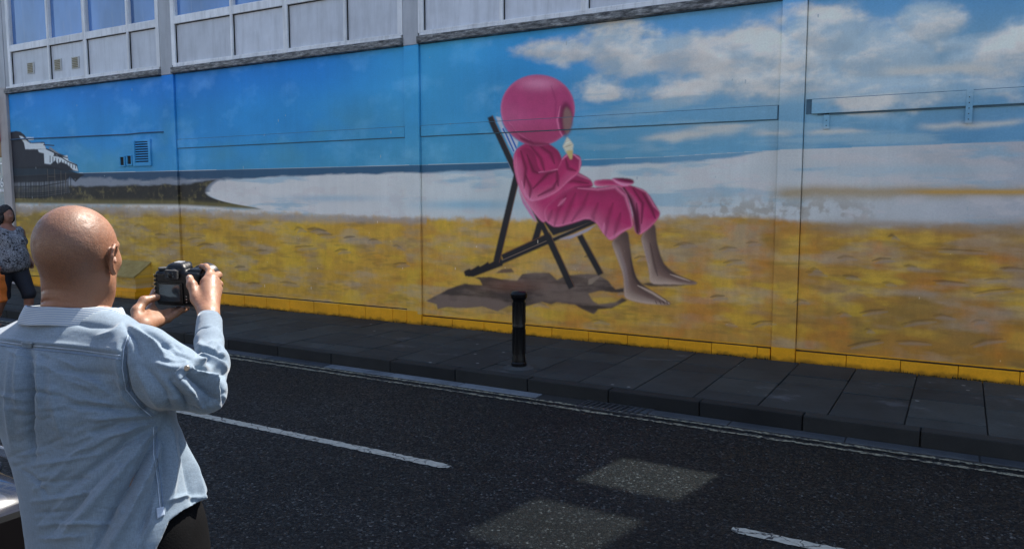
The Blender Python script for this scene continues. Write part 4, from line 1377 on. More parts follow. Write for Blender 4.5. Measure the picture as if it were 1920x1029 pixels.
hc = mpt(150, 468, 1.50)
def hp(x, y, z):
    return hc + HH[0] * x + HH[1] * y + HH[2] * z
def head_f(g):
    f = ell(g, hp(0, -.012, .006), HH, (.0765, .099, .0915))
    f = smin(f, ell(g, hp(0, -.038, .012), HH, (.070, .068, .074)), .02)
    f = smin(f, ell(g, hp(0, .024, -.052), HH, (.058, .062, .072)), .035)
    for s in (-1, 1):
        f = smin(f, cap(g, hp(.050 * s, .0, -.075), hp(.018 * s, .072, -.112), .020, .017), .03)
        f = smin(f, ell(g, hp(.040 * s, .050, -.024), HH, (.022, .024, .020)), .02)
    f = smin(f, cap(g, hp(-.032, .082, .016), hp(.032, .082, .016), .011), .015)
    f = smin(f, cap(g, hp(0, .088, .005), hp(0, .110, -.034), .007, .0125), .012)
    for s in (-1, 1):
        f = smin(f, cap(g, hp(.009 * s, .1, -.038), hp(.013 * s, .096, -.040), .007), .006)
        f = smax(f, -ell(g, hp(.031 * s, .101, -.004), HH, (.016, .012, .010)), .012)
        f = smin(f, ell(g, hp(.031 * s, .079, -.004), HH, (.012, .012, .011)), .004)
    f = smin(f, cap(g, hp(-.018, .088, -.070), hp(.018, .088, -.070), .007), .008)
    f = smin(f, cap(g, hp(-.015, .087, -.079), hp(.015, .087, -.079), .007), .006)
    # neck
    wv = lambda x, y, z: hc + np.array([0, 0, z]) + HB[0] * x + HB[1] * y
    f = smin(f, cap(g, wv(-.004, -.022, -.055), wv(-.010, -.030, -.20), .057, .064), .03)
    f = smin(f, cap(g, wv(0, .002, -.08), wv(-.004, .0, -.20), .052, .056), .03)
    for z0, d_ in ((-.088, .0030), (-.112, .0036)):
        arc = [wv(.060 * math.sin(t_), -.024 - .064 * math.cos(t_), z0 + .006 * math.cos(t_ * 2)) for t_ in np.linspace(-.8, .8, 6)]
        f = smax(f, -chain(g, arc, [.0012, .003, d_, d_, .003, .0012], .002), .006)
    # ears
    for s in (-1, 1):
        o = lambda x, y, z: hp(s * (.0755 + x), y, z)
        plate = ell(g, o(.0035, -.010, -.022), np.array([HH[0] * .93 * s + HH[1] * .36, HH[1] * .93 - HH[0] * .36 * s, HH[2]]), (.0045, .017, .027))
        rim = [o(.001, .008, -.012), o(.004, .009, .0), o(.008, .001, .009), o(.0125, -.012, .009), o(.0155, -.023, .0), o(.0155, -.026, -.016), o(.012, -.021, -.033), o(.008, -.010, -.046), o(.005, -.001, -.052)]
        e = chain(g, rim, [.0034, .0038, .0042, .0044, .0044, .0042, .004, .0048, .0062], .003)
        e = smin(e, plate, .004)
        e = smin(e, chain(g, [o(.008, -.008, -.004), o(.0095, -.015, -.016), o(.008, -.010, -.030)], [.0026, .003, .0026], .003), .003)
        e = smax(e, -ell(g, o(.012, -.001, -.020), HH, (.0085, .0095, .012)), .003)
        e = smin(e, cap(g, o(.003, .007, -.020), o(.006, .004, -.027), .0038), .003)
        f = smin(f, e, .0045)
    return f
NB = mpt(150, 592, 1.50)
RS, EL, WR = mpt(264, 668, 1.43), mpt(384, 736, 1.47), mpt(392, 606, 1.715)
LS, LE, LW = mpt(18, 668, 1.60), mpt(165, 765, 1.83), mpt(252, 640, 1.74)
TORSO = [(150, 585, .075, .070), (146, 602, .105, .085), (138, 625, .160, .098), (130, 660, .192, .112), (132, 700, .20, .122), (142, 745, .20, .127), (168, 800, .182, .120), (194, 860, .178, .130),
         (213, 910, .180, .138), (228, 965, .184, .146), (236, 1029, .184, .148), (238, 1130, .184, .15)]
TORSO = [(a_, b_, c_ * 1.10, d_ * 1.10) for a_, b_, c_, d_ in TORSO]
_tz = [mpt(a, b, 1.5) for a, b, _, _ in TORSO]
def torso_f(g, off=0.0, zlo=-9, tab=TORSO):
    zz = np.array([p[2] for p in _tz])[::-1]
    gz = np.broadcast_to(g.Z, (1, 1, g.shape[2]))
    ic = lambda arr: np.interp(gz, zz, np.array(arr)[::-1]).astype(np.float32)
    cx, cy = ic([p[0] for p in _tz]), ic([p[1] for p in _tz])
    a, b = ic([t[2] for t in tab]) + off, ic([t[3] for t in tab]) + off
    x, y = g.X - cx, g.Y - cy
    p = x * HB[0][0] + y * HB[0][1]; q = x * HB[1][0] + y * HB[1][1]
    ex = 2.3
    rr = (np.abs(p / a) ** ex + np.abs(q / b) ** ex) ** (1 / ex)
    f = (rr - 1) * np.minimum(a, b)
    top = g.Z - float(_tz[0][2])
    return smax(f, top + 0 * f, .02)

# ---- skin (one body: head, neck, chest, arms, hands)
Vs, Fs = [], []
def add_block(lo, hi, h, fn, it=1):
    g = Grid(lo, hi, h)
    V, F = nets(g, fn(g))
    V = relax(V, F, it)
    Fs.append(F + sum(len(v) for v in Vs))
    Vs.append(V)
    return V, F
c0 = hc
add_block(c0 - np.array([.16, .16, .22]), c0 + np.array([.16, .16, .13]), .0022, head_f, 1)
def inner_f(g):
    f = smax(torso_f(g, -.022), float(mpt(300, 968, 1.42)[2]) + .06 - g.Z, .01)
    f = smin(f, cap(g, NB, NB - np.array([0, 0, .08]), .06), .03)
    for S, E_, W_ in ((RS, EL, WR), (LS, LE, LW)):
        f = smin(f, chain(g, [NB - np.array([0, 0, .06]), S, E_, W_], [.05, .045, .030, .020], .03), .03)
    return f
add_block(NB - np.array([.42, .32, .48]), NB + np.array([.42, .45, .03]), .008, inner_f, 1)
# right hand: thumb on the back of the camera, index on the shutter, the rest round the grip
def rhand(g):
    W = mpt(392, 618, 1.70)
    mc = [mpt(386, 530, 1.835), mpt(396, 523, 1.85), mpt(404, 530, 1.86), mpt(408, 543, 1.86)]
    f = cap(g, W, mpt(391, 590, 1.745), .0225, .0235)
    for m_, r_ in zip(mc, (.0135, .0135, .0125, .0115)):
        f = smin(f, cap(g, mpt(392, 592, 1.745), m_, .017, r_), .016)
    f = smin(f, chain(g, [mc[0], mpt(394, 509, 1.885), mpt(386, 500.5, 1.915), mpt(378, 499, 1.935)], [.0115, .0095, .0085, .0075], .007), .009)
    f = smin(f, chain(g, [mc[1], mpt(409, 516, 1.915), mpt(402, 522, 1.95), mpt(388, 530, 1.96)], [.0118, .010, .009, .008], .007), .009)
    f = smin(f, chain(g, [mc[2], mpt(411, 533, 1.915), mpt(404, 538, 1.95), mpt(390, 544, 1.96)], [.011, .0095, .0085, .0078], .007), .009)
    f = smin(f, chain(g, [mc[3], mpt(409, 550, 1.905), mpt(402, 553, 1.94), mpt(390, 557, 1.95)], [.010, .0085, .0075, .007], .007), .009)
    th = [mpt(384, 585, 1.755), mpt(368, 560, 1.79), mpt(359.5, 534, 1.815), mpt(355.5, 521, 1.835)]
    f = smin(f, chain(g, th, [.017, .0135, .0118, .0095], .010), .012)
    f = smin(f, cap(g, mpt(374, 566, 1.79), mpt(384, 545, 1.82), .011, .011), .014)
    nail = mpt(353.5, 518, 1.815)
    return f
lo = np.min([mpt(330, 640, 1.68), mpt(330, 480, 1.99), mpt(430, 640, 1.68), mpt(430, 480, 1.99)], 0) - .03
hi = np.max([mpt(330, 640, 1.68), mpt(330, 480, 1.99), mpt(430, 640, 1.68), mpt(430, 480, 1.99)], 0) + .03
add_block(lo, hi, .0017, rhand, 1)
def lhand(g):
    W = mpt(250, 640, 1.735)
    f = cap(g, W, mpt(268, 612, 1.78), .0235, .0235)
    mcs = [mpt(284, 580, 1.865), mpt(296, 590, 1.865), mpt(300, 597, 1.855), mpt(300, 603, 1.84)]
    for m_ in mcs:
        f = smin(f, cap(g, mpt(268, 612, 1.78), m_, .018, .0125), .014)
    f = smin(f, chain(g, [mcs[0], mpt(282, 562, 1.90), mpt(291, 547, 1.93), mpt(298, 540, 1.95)], [.0115, .010, .009, .008], .007), .009)
    f = smin(f, chain(g, [mcs[1], mpt(318, 585, 1.90), mpt(334, 581, 1.94), mpt(350, 578, 1.98)], [.0115, .010, .009, .008], .007), .008)
    f = smin(f, chain(g, [mcs[2], mpt(318, 593, 1.885), mpt(332, 586, 1.92), mpt(346, 580, 1.95)], [.011, .0098, .009, .008], .007), .006)
    f = smin(f, chain(g, [mcs[3], mpt(315, 598, 1.865), mpt(330, 588, 1.89), mpt(341, 581, 1.91)], [.0105, .0092, .0085, .0075], .006), .005)
    f = smin(f, chain(g, [mpt(258, 608, 1.78), mpt(257, 583, 1.81), mpt(270, 564, 1.835), mpt(294, 557, 1.865)], [.017, .014, .0115, .009], .010), .010)
    return f
cs = [mpt(a, b, c) for a in (232, 360) for b in (530, 655) for c in (1.72, 1.99)]
add_block(np.min(cs, 0) - .02, np.max(cs, 0) + .02, .0017, lhand, 1)
V, F = np.concatenate(Vs), np.concatenate(Fs)
body = link('body', mesh_np('body', V, F), M_SKIN, man)
nf = mpt(355.2, 521.5, 1.822)
g = Grid(nf - .012, nf + .012, .0008)
nd_ = (mpt(355.5, 519, 1.835) - mpt(359.5, 534, 1.815)); nd_ /= np.linalg.norm(nd_)
nv_ = _c - nf; nv_ -= nd_ * nv_.dot(nd_); nv_ /= np.linalg.norm(nv_)
nA = np.array([np.cross(nd_, nv_), nd_, nv_])
V_, F_ = nets(g, ell(g, mpt(355.6, 521.5, 1.829), nA, (.0062, .0085, .0085)))
link('nail', mesh_np('nail', V_, F_), simple_mat('nail_keratin', (.42, .27, .20), .35, .05), body)

# ---- shirt
FOLDS = [([(50, 650), (56, 720), (54, 800), (62, 860)], 7, -.007), ([(36, 655), (34, 760)], 8, .004), ([(72, 655), (76, 770)], 8, .0035),
         ([(20, 660), (16, 760), (24, 840)], 7, .003), ([(95, 670), (100, 760), (120, 830)], 10, .0025),
         ([(294, 772), (240, 766), (180, 762), (130, 758)], 4.0, -.0045), ([(292, 786), (232, 794), (170, 812)], 4.5, -.0045), ([(290, 779), (235, 780), (180, 787)], 4.5, .004),
         ([(292, 798), (240, 828), (170, 878), (105, 930)], 7, -.005), ([(298, 812), (262, 880), (212, 955), (172, 1040)], 9, -.008), ([(288, 802), (235, 872), (165, 955), (110, 1010)], 11, .006),
         ([(300, 830), (270, 905), (232, 985), (200, 1040)], 9, .007), ([(300, 860), (288, 930), (262, 1010)], 8, -.006), ([(296, 900), (280, 980), (250, 1040)], 6, .004),
         ([(285, 790), (215, 815), (140, 850)], 8, .004), ([(260, 840), (200, 890), (130, 960), (80, 1010)], 8, -.0045), ([(225, 870), (160, 935)], 6, .003),
         ([(60, 872), (130, 862), (190, 850)], 3, .0028), ([(55, 900), (110, 903), (170, 896)], 3, -.0025), ([(58, 940), (120, 932), (180, 920)], 3, .003), ([(62, 962), (130, 958)], 3, -.0025),
         ([(66, 985), (150, 978), (210, 985)], 3.5, .003), ([(62, 918), (90, 905), (125, 876)], 3, .0028), ([(72, 1010), (160, 1003)], 4, .003), ([(40, 880), (70, 900), (90, 930)], 3.5, -.003),
         ([(100, 700), (150, 720), (215, 735)], 10, .002), ([(110, 690), (170, 700), (230, 705)], 7, -.0022),
         ([(234, 640), (232, 680), (242, 735), (288, 782)], 4.5, -.005), ([(224, 645), (222, 685), (232, 742), (272, 782)], 7, .003),
         ([(0, 641), (45, 648), (140, 656), (232, 668)], 3, -.0028), ([(0, 634), (45, 640), (140, 648), (232, 658)], 4, .0018),
         ([(345, 698), (372, 718), (398, 748)], 4.5, -.007), ([(350, 688), (385, 704), (410, 735)], 5, .007), ([(330, 706), (360, 735), (380, 765)], 6, .006), ([(318, 712), (345, 745), (352, 768)], 5, -.005),
         ([(362, 690), (395, 692), (424, 704)], 4.5, -.007), ([(366, 674), (398, 680), (426, 694)], 5, .006), ([(370, 660), (396, 663), (424, 676)], 4, -.005), ([(374, 650), (420, 664)], 4, .004),
         ([(385, 690), (396, 720), (412, 750)], 5, .005), ([(404, 690), (414, 725), (420, 755)], 4, -.004), ([(376, 640), (384, 680)], 4, .003), ([(405, 640), (414, 676)], 4, -.003),
         ([(244, 612), (285, 640), (310, 668)], 6, .004), ([(262, 612), (300, 634), (335, 668)], 5, -.004), ([(232, 606), (256, 640), (262, 670)], 5, -.003), ([(290, 680), (320, 690), (345, 690)], 6, .0035),
         ([(255, 690), (280, 730), (300, 765)], 8, .003), ([(275, 690), (310, 735), (322, 770)], 7, -.0035),
         ([(318, 800), (325, 870), (322, 940)], 7, .005), ([(338, 800), (352, 880), (366, 950)], 7, -.005), ([(305, 800), (308, 880), (306, 950)], 5, -.004), ([(352, 830), (372, 900), (384, 950)], 5, .004),
         ([(310, 940), (350, 928), (385, 935)], 4, .0025), ([(232, 605), (210, 625), (180, 632)], 5, .0025), ([(110, 600), (170, 612), (220, 614)], 6, -.002)]
fr_ = random.Random(21)
for _ in range(95):            # fine creases that fan out from under the arm
    a = fr_.uniform(R(150), R(262)); d0 = fr_.uniform(20, 250); ln = fr_.uniform(22, 75)
    bx_, by_ = 300 + math.cos(a) * d0, 780 - math.sin(a) * d0
    a2 = a + fr_.uniform(-.25, .25)
    q = [(bx_, by_), (bx_ + math.cos(a2) * ln * .5 + fr_.uniform(-3, 3), by_ - math.sin(a2) * ln * .5 + fr_.uniform(-3, 3)), (bx_ + math.cos(a2) * ln, by_ - math.sin(a2) * ln)]
    FOLDS.append((q, fr_.uniform(2.4, 4.2), fr_.choice((-1, 1)) * fr_.uniform(.0008, .0018)))
for _ in range(46):            # crumples over the elbow and forearm
    bx_, by_ = fr_.uniform(300, 415), fr_.uniform(640, 765)
    a2 = fr_.uniform(-.9, .5); ln = fr_.uniform(12, 34)
    FOLDS.append(([(bx_, by_), (bx_ + math.cos(a2) * ln, by_ - math.sin(a2) * ln)], fr_.uniform(2.2, 3.6), fr_.choice((-1, 1)) * fr_.uniform(.0008, .002)))
for _ in range(40):            # cross creases low on the back
    bx_, by_ = fr_.uniform(20, 230), fr_.uniform(690, 1020)
    a2 = fr_.uniform(-.5, .9); ln = fr_.uniform(15, 55)
    FOLDS.append(([(bx_, by_), (bx_ + math.cos(a2) * ln, by_ - math.sin(a2) * ln)], fr_.uniform(2.2, 3.6), fr_.choice((-1, 1)) * fr_.uniform(.0005, .0012)))
def shirt_f(g):
    f = torso_f(g, 0.0)
    f = smin(f, chain(g, [mpt(205, 628, 1.46), RS], [.050, .061], .03), .04)
    f = smin(f, chain(g, [mpt(80, 625, 1.53), LS], [.050, .066], .03), .04)
    arm = chain(g, [RS, mpt(325, 708, 1.44), EL], [.062, .063, .044], .03)
    arm = smin(arm, chain(g, [EL, mpt(395, 680, 1.58), mpt(392.5, 640, 1.655), WR], [.042, .039, .031, .0275], .02), .022)
    f = smin(f, arm, .032)
    larm = chain(g, [LS, LE, LW], [.062, .048, .030], .03)
    f = smin(f, larm, .03)
    # shirt tails: low behind, cut high over the hip and in front
    x, y = g.X - float(_tz[9][0]), g.Y - float(_tz[9][1])
    p = x * HB[0][0] + y * HB[0][1]; q = x * HB[1][0] + y * HB[1][1]
    ang = np.arctan2(p, -q)              # 0 at the back, +90 deg on his right side
    zside = float(mpt(300, 968, 1.42)[2])
    zb = np.interp(np.abs(ang), [0, R(38), R(52), R(61), R(70), R(80), R(180)], [zside - .2, zside - .18, zside - .10, zside - .045, zside - .004, zside + .003, zside + .006]).astype(np.float32)
    f = smax(f, zb - g.Z, .004)
    # the cloth is open at wrist and neck
    return f
lo = np.min([NB - .38, mpt(420, 1060, 1.5) - .1, mpt(20, 1060, 1.5) - .05], 0); hi = np.max([NB + np.array([.3, .3, .03]), WR + .07, LE + .08, LS + .08, LW + .05], 0)
lo[2] = mpt(300, 968, 1.42)[2] - .2
lo[0] = LS[0] - .10; lo[1] = min(NB[1] - .28, RS[1] - .1); hi[2] = NB[2] + .02
hi[0] = max(EL[0], WR[0], RS[0]) + .08
g = Grid(lo, hi, .0036)
V, F = nets(g, shirt_f(g))
V = relax(V, F, 2)
N = vnormals(V, F)
V = apply_folds(V, N, FOLDS)
N = vnormals(V, F)
V = noise_disp(V, N, 11, .0026, stretch=(1, 1, .8))
V = noise_disp(V, N, 27, .0011, stretch=(1, 1, 1.6))
V = relax(V, F, 1, .3)
sm = mesh_np('shirt', V, F)
shirt = link('shirt', sm, M_SHIRT, man)

from mathutils.bvhtree import BVHTree
bv = BVHTree.FromPolygons([Vector(p) for p in V], [tuple(int(i) for i in q) for q in F])
cvec = Vector(_c)
def on_shirt(u, v, off=.0015):
    d = Vector(ray(u, v)).normalized()
    h_ = bv.ray_cast(cvec, d)
    if h_[0] is None:
        return None
    return h_[0] - d * off
def seam(pts, name='seam', r=.0014, gap=None, mat=None):
    out = []
    for (a, b), (c, d) in zip(pts[:-1], pts[1:]):
        n = max(2, int(math.hypot(c - a, d - b) / 3))
        for i in range(n):
            p = on_shirt(a + (c - a) * i / n, b + (d - b) * i / n)
            if p is not None and (not out or (p - out[-1]).length < .05):
                out.append(p)
    if len(out) > 2:
        link(name, tube_mesh(name, out, r, 6), mat or M_STITCH, shirt, True)
M_SEAM = simple_mat('folded_seam', (.13, .18, .26), .9, .2, 80)
for o in (0, 7):
    seam([(0, 640 + o), (45, 646 + o), (140, 655 + o), (230, 667 + o)], r=.0011, mat=M_SEAM if o else M_STITCH)
for o in (0, 6):
    seam([(240 + o, 628), (232 + o, 655), (229 + o, 690), (236 + o, 730), (262 + o, 762), (286 + o, 782)], r=.0011, mat=M_SEAM if o else M_STITCH)
for o in (0, 6):
    seam([(288 + o, 800), (288 + o, 850), (296 + o, 905), (301 + o, 962)], r=.0010, mat=M_SEAM if o else M_STITCH)
# roll-tab and button on the sleeve, locker loop on the yoke
def patch(name, quad, mat, off=.002, n=6):
    vs, fs = [], []
    for j in range(n + 1):
        for i in range(n + 1):
            s, t_ = i / n, j / n
            u = (1 - s) * (1 - t_) * quad[0][0] + s * (1 - t_) * quad[1][0] + s * t_ * quad[2][0] + (1 - s) * t_ * quad[3][0]
            v = (1 - s) * (1 - t_) * quad[0][1] + s * (1 - t_) * quad[1][1] + s * t_ * quad[2][1] + (1 - s) * t_ * quad[3][1]
            p = on_shirt(u, v, off)
            if p is None:
                return
            vs.append(tuple(p))
    top = len(vs)
    for j in range(n):
        for i in range(n):
            a = j * (n + 1) + i
            fs.append((a, a + n + 1, a + n + 2, a + 1))
    me = bpy.data.meshes.new(name)
    me.from_pydata(vs, [], fs)
    o = link(name, me, mat, shirt, True)
    md = o.modifiers.new('thick', 'SOLIDIFY'); md.thickness = .0022; md.offset = 0
    return o
patch('sleeve_tab', [(325, 700), (352, 676), (362, 688), (336, 714)], M_SHIRT, .0035)
patch('locker_loop', [(40, 641), (62, 643), (60, 652), (42, 651)], M_SHIRT, .004)
patch('hem_gusset', [(293, 952), (307, 949), (309, 965), (295, 972)], M_STITCH, .002)
M_BTN = simple_mat('button_metal', (.25, .2, .15), .35, .2, 40, Metallic=.7)
p = on_shirt(350, 690, .004)
if p is not None:
    lathe('button', [(0, .0058), (.0015, .0062), (.0025, .0052), (.0026, .003)], p, -Vector(ray(350, 690)).normalized(), M_BTN, shirt, 16)

# collar: a folded band round the neck, finely striped
def striped():
    t = NT('striped_collar_cloth')
    w = t.n('ShaderNodeTexWave', Scale=88.0, Distortion=.3)
    w.bands_direction = 'Z'
    t.l(t.mapping((1, 1, 1), (0, 0, 0)), w.inputs['Vector'])
    c = t.ramp(w.outputs['Fac'], [(.30, (.13, .19, .29)), (.62, (.36, .39, .40))])
    return t.fin(c, .85, t.bump(w.outputs['Fac'], .3, .001), Sheen_Weight=.2)
M_COLL = striped()
cc_t, cc_b = mpt(139, 566, 1.50), mpt(137, 598, 1.50)
vs, fs = [], []
seg, rows = 56, 7
HN = heading(10)
for j in range(rows):
    s = j / (rows - 1)
    c = cc_t * (1 - s) + cc_b * s
    ra = .101 + .010 * s + .004 * math.sin(s * math.pi); rb = .084 + .015 * s
    for i in range(seg + 1):
        a = R(-160) + R(320) * i / seg       # 0 at the back
        front = abs(a) / R(160)
        w = .0015 * math.sin(a * 9 + s * 2)
        p = c + HN[0] * math.sin(a) * (ra + w) - HN[1] * math.cos(a) * (rb + w)
        p = p + np.array([0, 0, -.030 * front ** 2 - .010 * s * front ** 3])
        p = p + np.array([0, 0, .0012 * math.sin(a * 6 + 1)])
        vs.append(tuple(p))
for j in range(rows - 1):
    for i in range(seg):
        a = j * (seg + 1) + i
        fs.append((a, a + seg + 1, a + seg + 2, a + 1))
me = bpy.data.meshes.new('collar')
me.from_pydata(vs, [], fs)
o = link('collar', me, M_COLL, shirt, True)
md = o.modifiers.new('thick', 'SOLIDIFY'); md.thickness = .004; md.offset = 0
md = o.modifiers.new('round', 'SUBSURF'); md.levels = 1; md.render_levels = 2
p = mpt(225, 588, 1.40)
# cuff
def ring_part(name, a, b, ra, rb, mat, parent, seg=40, th=.003):
    a, b = Vector(a), Vector(b)
    d = (b - a).normalized()
    q = d.to_track_quat('Z', 'Y').to_matrix()
    e1, e2 = q @ Vector((1, 0, 0)), q @ Vector((0, 1, 0))
    vs, fs = [], []
    R_ = 6
    for j in range(R_ + 1):
        s = j / R_
        for i in range(seg):
            an = 2 * math.pi * i / seg
            r_ = ra + (rb - ra) * s + .0008 * math.sin(an * 5 + s * 3) + .0012 * math.sin(an * 2)
            vs.append(tuple(a + (b - a) * s + e1 * r_ * math.cos(an) + e2 * r_ * math.sin(an)))
    for j in range(R_):
        for i in range(seg):
            fs.append((j * seg + i, j * seg + (i + 1) % seg, (j + 1) * seg + (i + 1) % seg, (j + 1) * seg + i))
    me = bpy.data.meshes.new(name)
    me.from_pydata(vs, [], fs)
    o = link(name, me, mat, parent, True)
    md = o.modifiers.new('thick', 'SOLIDIFY'); md.thickness = th; md.offset = 0
    return o
ring_part('cuff', mpt(392.5, 636, 1.662), mpt(392.5, 599, 1.728), .0318, .0292, M_SHIRT, shirt)
ring_part('cuff', mpt(232, 668, 1.73), mpt(254, 634, 1.745), .034, .032, M_SHIRT, shirt)

# ---- trousers and shoes
hipc = np.array([_tz[10][0], _tz[10][1], 0])
def tz(x, y, z):
    return hipc + HB[0] * x + HB[1] * y + np.array([0, 0, z])
def trou(g):
    f = ell(g, tz(0, -.0, 1.03), HB, (.172, .135, .17))
    for s in (-1, 1):
        f = smin(f, chain(g, [tz(.085 * s, 0, .98), tz(.10 * s, .02, .55), tz(.11 * s, .0, .10)], [.098, .072, .060], .03), .03)
    f = smin(f, smax(torso_f(g, -.026), .98 - g.Z, .02), .04)
    f = smax(f, g.Z - float(mpt(300, 968, 1.42)[2] + .05), .01)
    return smax(f, .07 - g.Z, .01)
g = Grid(hipc + np.array([-.3, -.3, .04]), hipc + np.array([.3, .3, 1.28]), .0085)
V, F = nets(g, trou(g)); V = relax(V, F, 2); N = vnormals(V, F)
V = noise_disp(V, N, 9, .006, stretch=(1, 1, .8))
link('trousers', mesh_np('trousers', V, F), M_TROU, man)
for s in (-1, 1):
    g = Grid(tz(.11 * s, .05, 0) + np.array([-.2, -.2, -.002]), tz(.11 * s, .05, 0) + np.array([.2, .2, .16]), .006)
    f = smin(ell(g, tz(.112 * s, .11, .035), HB, (.048, .125, .045)), cap(g, tz(.11 * s, -.03, .05), tz(.11 * s, -.02, .10), .045, .042), .03)
    V, F = nets(g, smax(f, .002 - g.Z, .004))
    link('shoe', mesh_np('shoe', relax(V, F, 1), F), M_SHOE, man)

# ------------------------------------------------------------------ the camera in his hands
M_CAMB = simple_mat('black_camera_plastic', (.004, .004, .0045), .36, .3, 30, .25, Specular_IOR_Level=.28)
M_RUB = simple_mat('black_rubber', (.010, .010, .011), .6, .3, 200, .6)
M_SILV = simple_mat('worn_bright_metal', (.55, .55, .55), .3, .2, 60, Metallic=.6)
def screen_mat():
    t = NT('camera_screen_glass')
    c = t.ramp(t.noise(14, 2), [(.3, (.012, .018, .024)), (.7, (.03, .042, .05))])
    return t.fin(c, .12, None, Specular_IOR_Level=.9)
CC = mpt(338, 534, 1.925)
HC = heading(9, 4)
HC = np.array([HC[0] * math.cos(R(2)) - HC[2] * math.sin(R(2)), HC[1], HC[2] * math.cos(R(2)) + HC[0] * math.sin(R(2))])
camo = empty('camera', tuple(CC), 'black single lens reflex camera held up in both hands of the bald man', 'camera')
def cp_(x, y, z):
    return CC + HC[0] * x + HC[1] * y + HC[2] * z
def camf(g):
    f = rbox(g, cp_(.002, .0, -.006), HC, (.070, .020, .046), .012)
    f = smin(f, rbox(g, cp_(.052, .026, -.004), HC, (.018, .026, .045), .014), .012)
    f = smin(f, rbox(g, cp_(-.006, .010, .040), HC, (.030, .026, .018), .012), .014)
    f = smin(f, rbox(g, cp_(-.006, .020, .052), HC, (.020, .026, .009), .007), .010)
    f = smin(f, rbox(g, cp_(.050, .010, .042), HC, (.020, .018, .006), .005), .005)
    f = smin(f, cap(g, cp_(-.050, .0, .034), cp_(-.050, .0, .036), .010), .003)
    f = smin(f, cap(g, cp_(-.006, -.014, .034), cp_(-.006, -.026, .034), .013), .006)
    f = smin(f, ell(g, cp_(-.002, .03, -.0), HC, (.042, .016, .040)), .01)
    return f
g = Grid(CC - .11, CC + .11, .0016)
V, F = nets(g, camf(g))
cb = link('body', mesh_np('body', relax(V, F, 1), F), M_CAMB, camo)
def cbox(name, c, h_, mat, parent, bev=.001, rot=None):
    me = boxes_mesh(name, [(-h_[0], h_[0], -h_[1], h_[1], -h_[2], h_[2])], bev, 2)
    M = Matrix([[HC[0][0], HC[1][0], HC[2][0]], [HC[0][1], HC[1][1], HC[2][1]], [HC[0][2], HC[1][2], HC[2][2]]]).to_4x4()
    me.transform(Matrix.Translation(cp_(*c)) @ M)
    return link(name, me, mat, parent)
cbox('screen_bezel', (-.018, -.0215, -.020), (.039, .003, .030), M_CAMB, camo, .002)
cbox('screen', (-.018, -.0252, -.019), (.0315, .0008, .0235), screen_mat(), camo, .0005)
cbox('eyecup', (-.006, -.030, .034), (.019, .005, .013), M_RUB, camo, .004)
cbox('viewfinder', (-.006, -.0355, .034), (.010, .001, .006), screen_mat(), camo, .0005)
cbox('hot_shoe', (-.006, .012, .0625), (.010, .012, .0018), M_SILV, camo, .0006)
cbox('base_plate', (.0, .0, -.054), (.060, .016, .003), M_RUB, camo, .001)
for z_ in (.026, .014, .003, -.009, -.021, -.033):
    lathe('button', [(0, .0038), (.0018, .0036), (.0022, .002)], cp_(-.0625, -.0195, z_), -HC[1], M_CAMB, camo, 12)
    cbox('button_mark', (-.0665, -.0205, z_ + .004), (.0012, .0004, .0009), M_SILV, camo, .0001)
for z_ in (-.028, -.036, -.044):
    cbox('button_mark', (.030, -.0212, z_), (.0014, .0004, .0011), M_SILV, camo, .0001)
lathe('thumb_dial', [(0, .012), (.003, .012), (.0036, .010)], cp_(.045, -.019, -.006), -HC[1], M_RUB, camo, 24)
lathe('mode_dial', [(0, .013), (.006, .013), (.007, .0115)], cp_(-.050, .0, .041), HC[2], M_RUB, camo, 24)
lathe('shutter_button', [(0, .007), (.003, .0065), (.004, .004)], cp_(.056, .034, .044), HC[2], M_SILV, camo, 20)
lathe('lens', [(0, .034), (.012, .036), (.013, .034), (.030, .0345), (.031, .037), (.060, .037), (.061, .0355), (.085, .0355), (.086, .038), (.094, .0375), (.095, .036), (.098, .036), (.0985, .030)], cp_(-.004, .032, -.002), HC[1], M_CAMB, camo, 48)
lens_hood = lathe('lens_hood', [(.088, .0388), (.091, .040), (.122, .0415), (.1225, .040), (.113, .0385)], cp_(-.004, .032, -.002), HC[1], simple_mat('grey_hood_plastic', (.012, .012, .013), .3, .2, 40), camo, 48)
lathe('front_glass', [(.099, .034), (.102, .020), (.103, .004)], cp_(-.004, .032, -.002), HC[1], M_GLASS, camo, 32)
st = [cp_(-.075, .0, .03), cp_(-.082, -.004, .01), cp_(-.085, -.006, -.02), cp_(-.080, .0, -.055), cp_(-.06, .01, -.09), cp_(-.04, .02, -.10)]

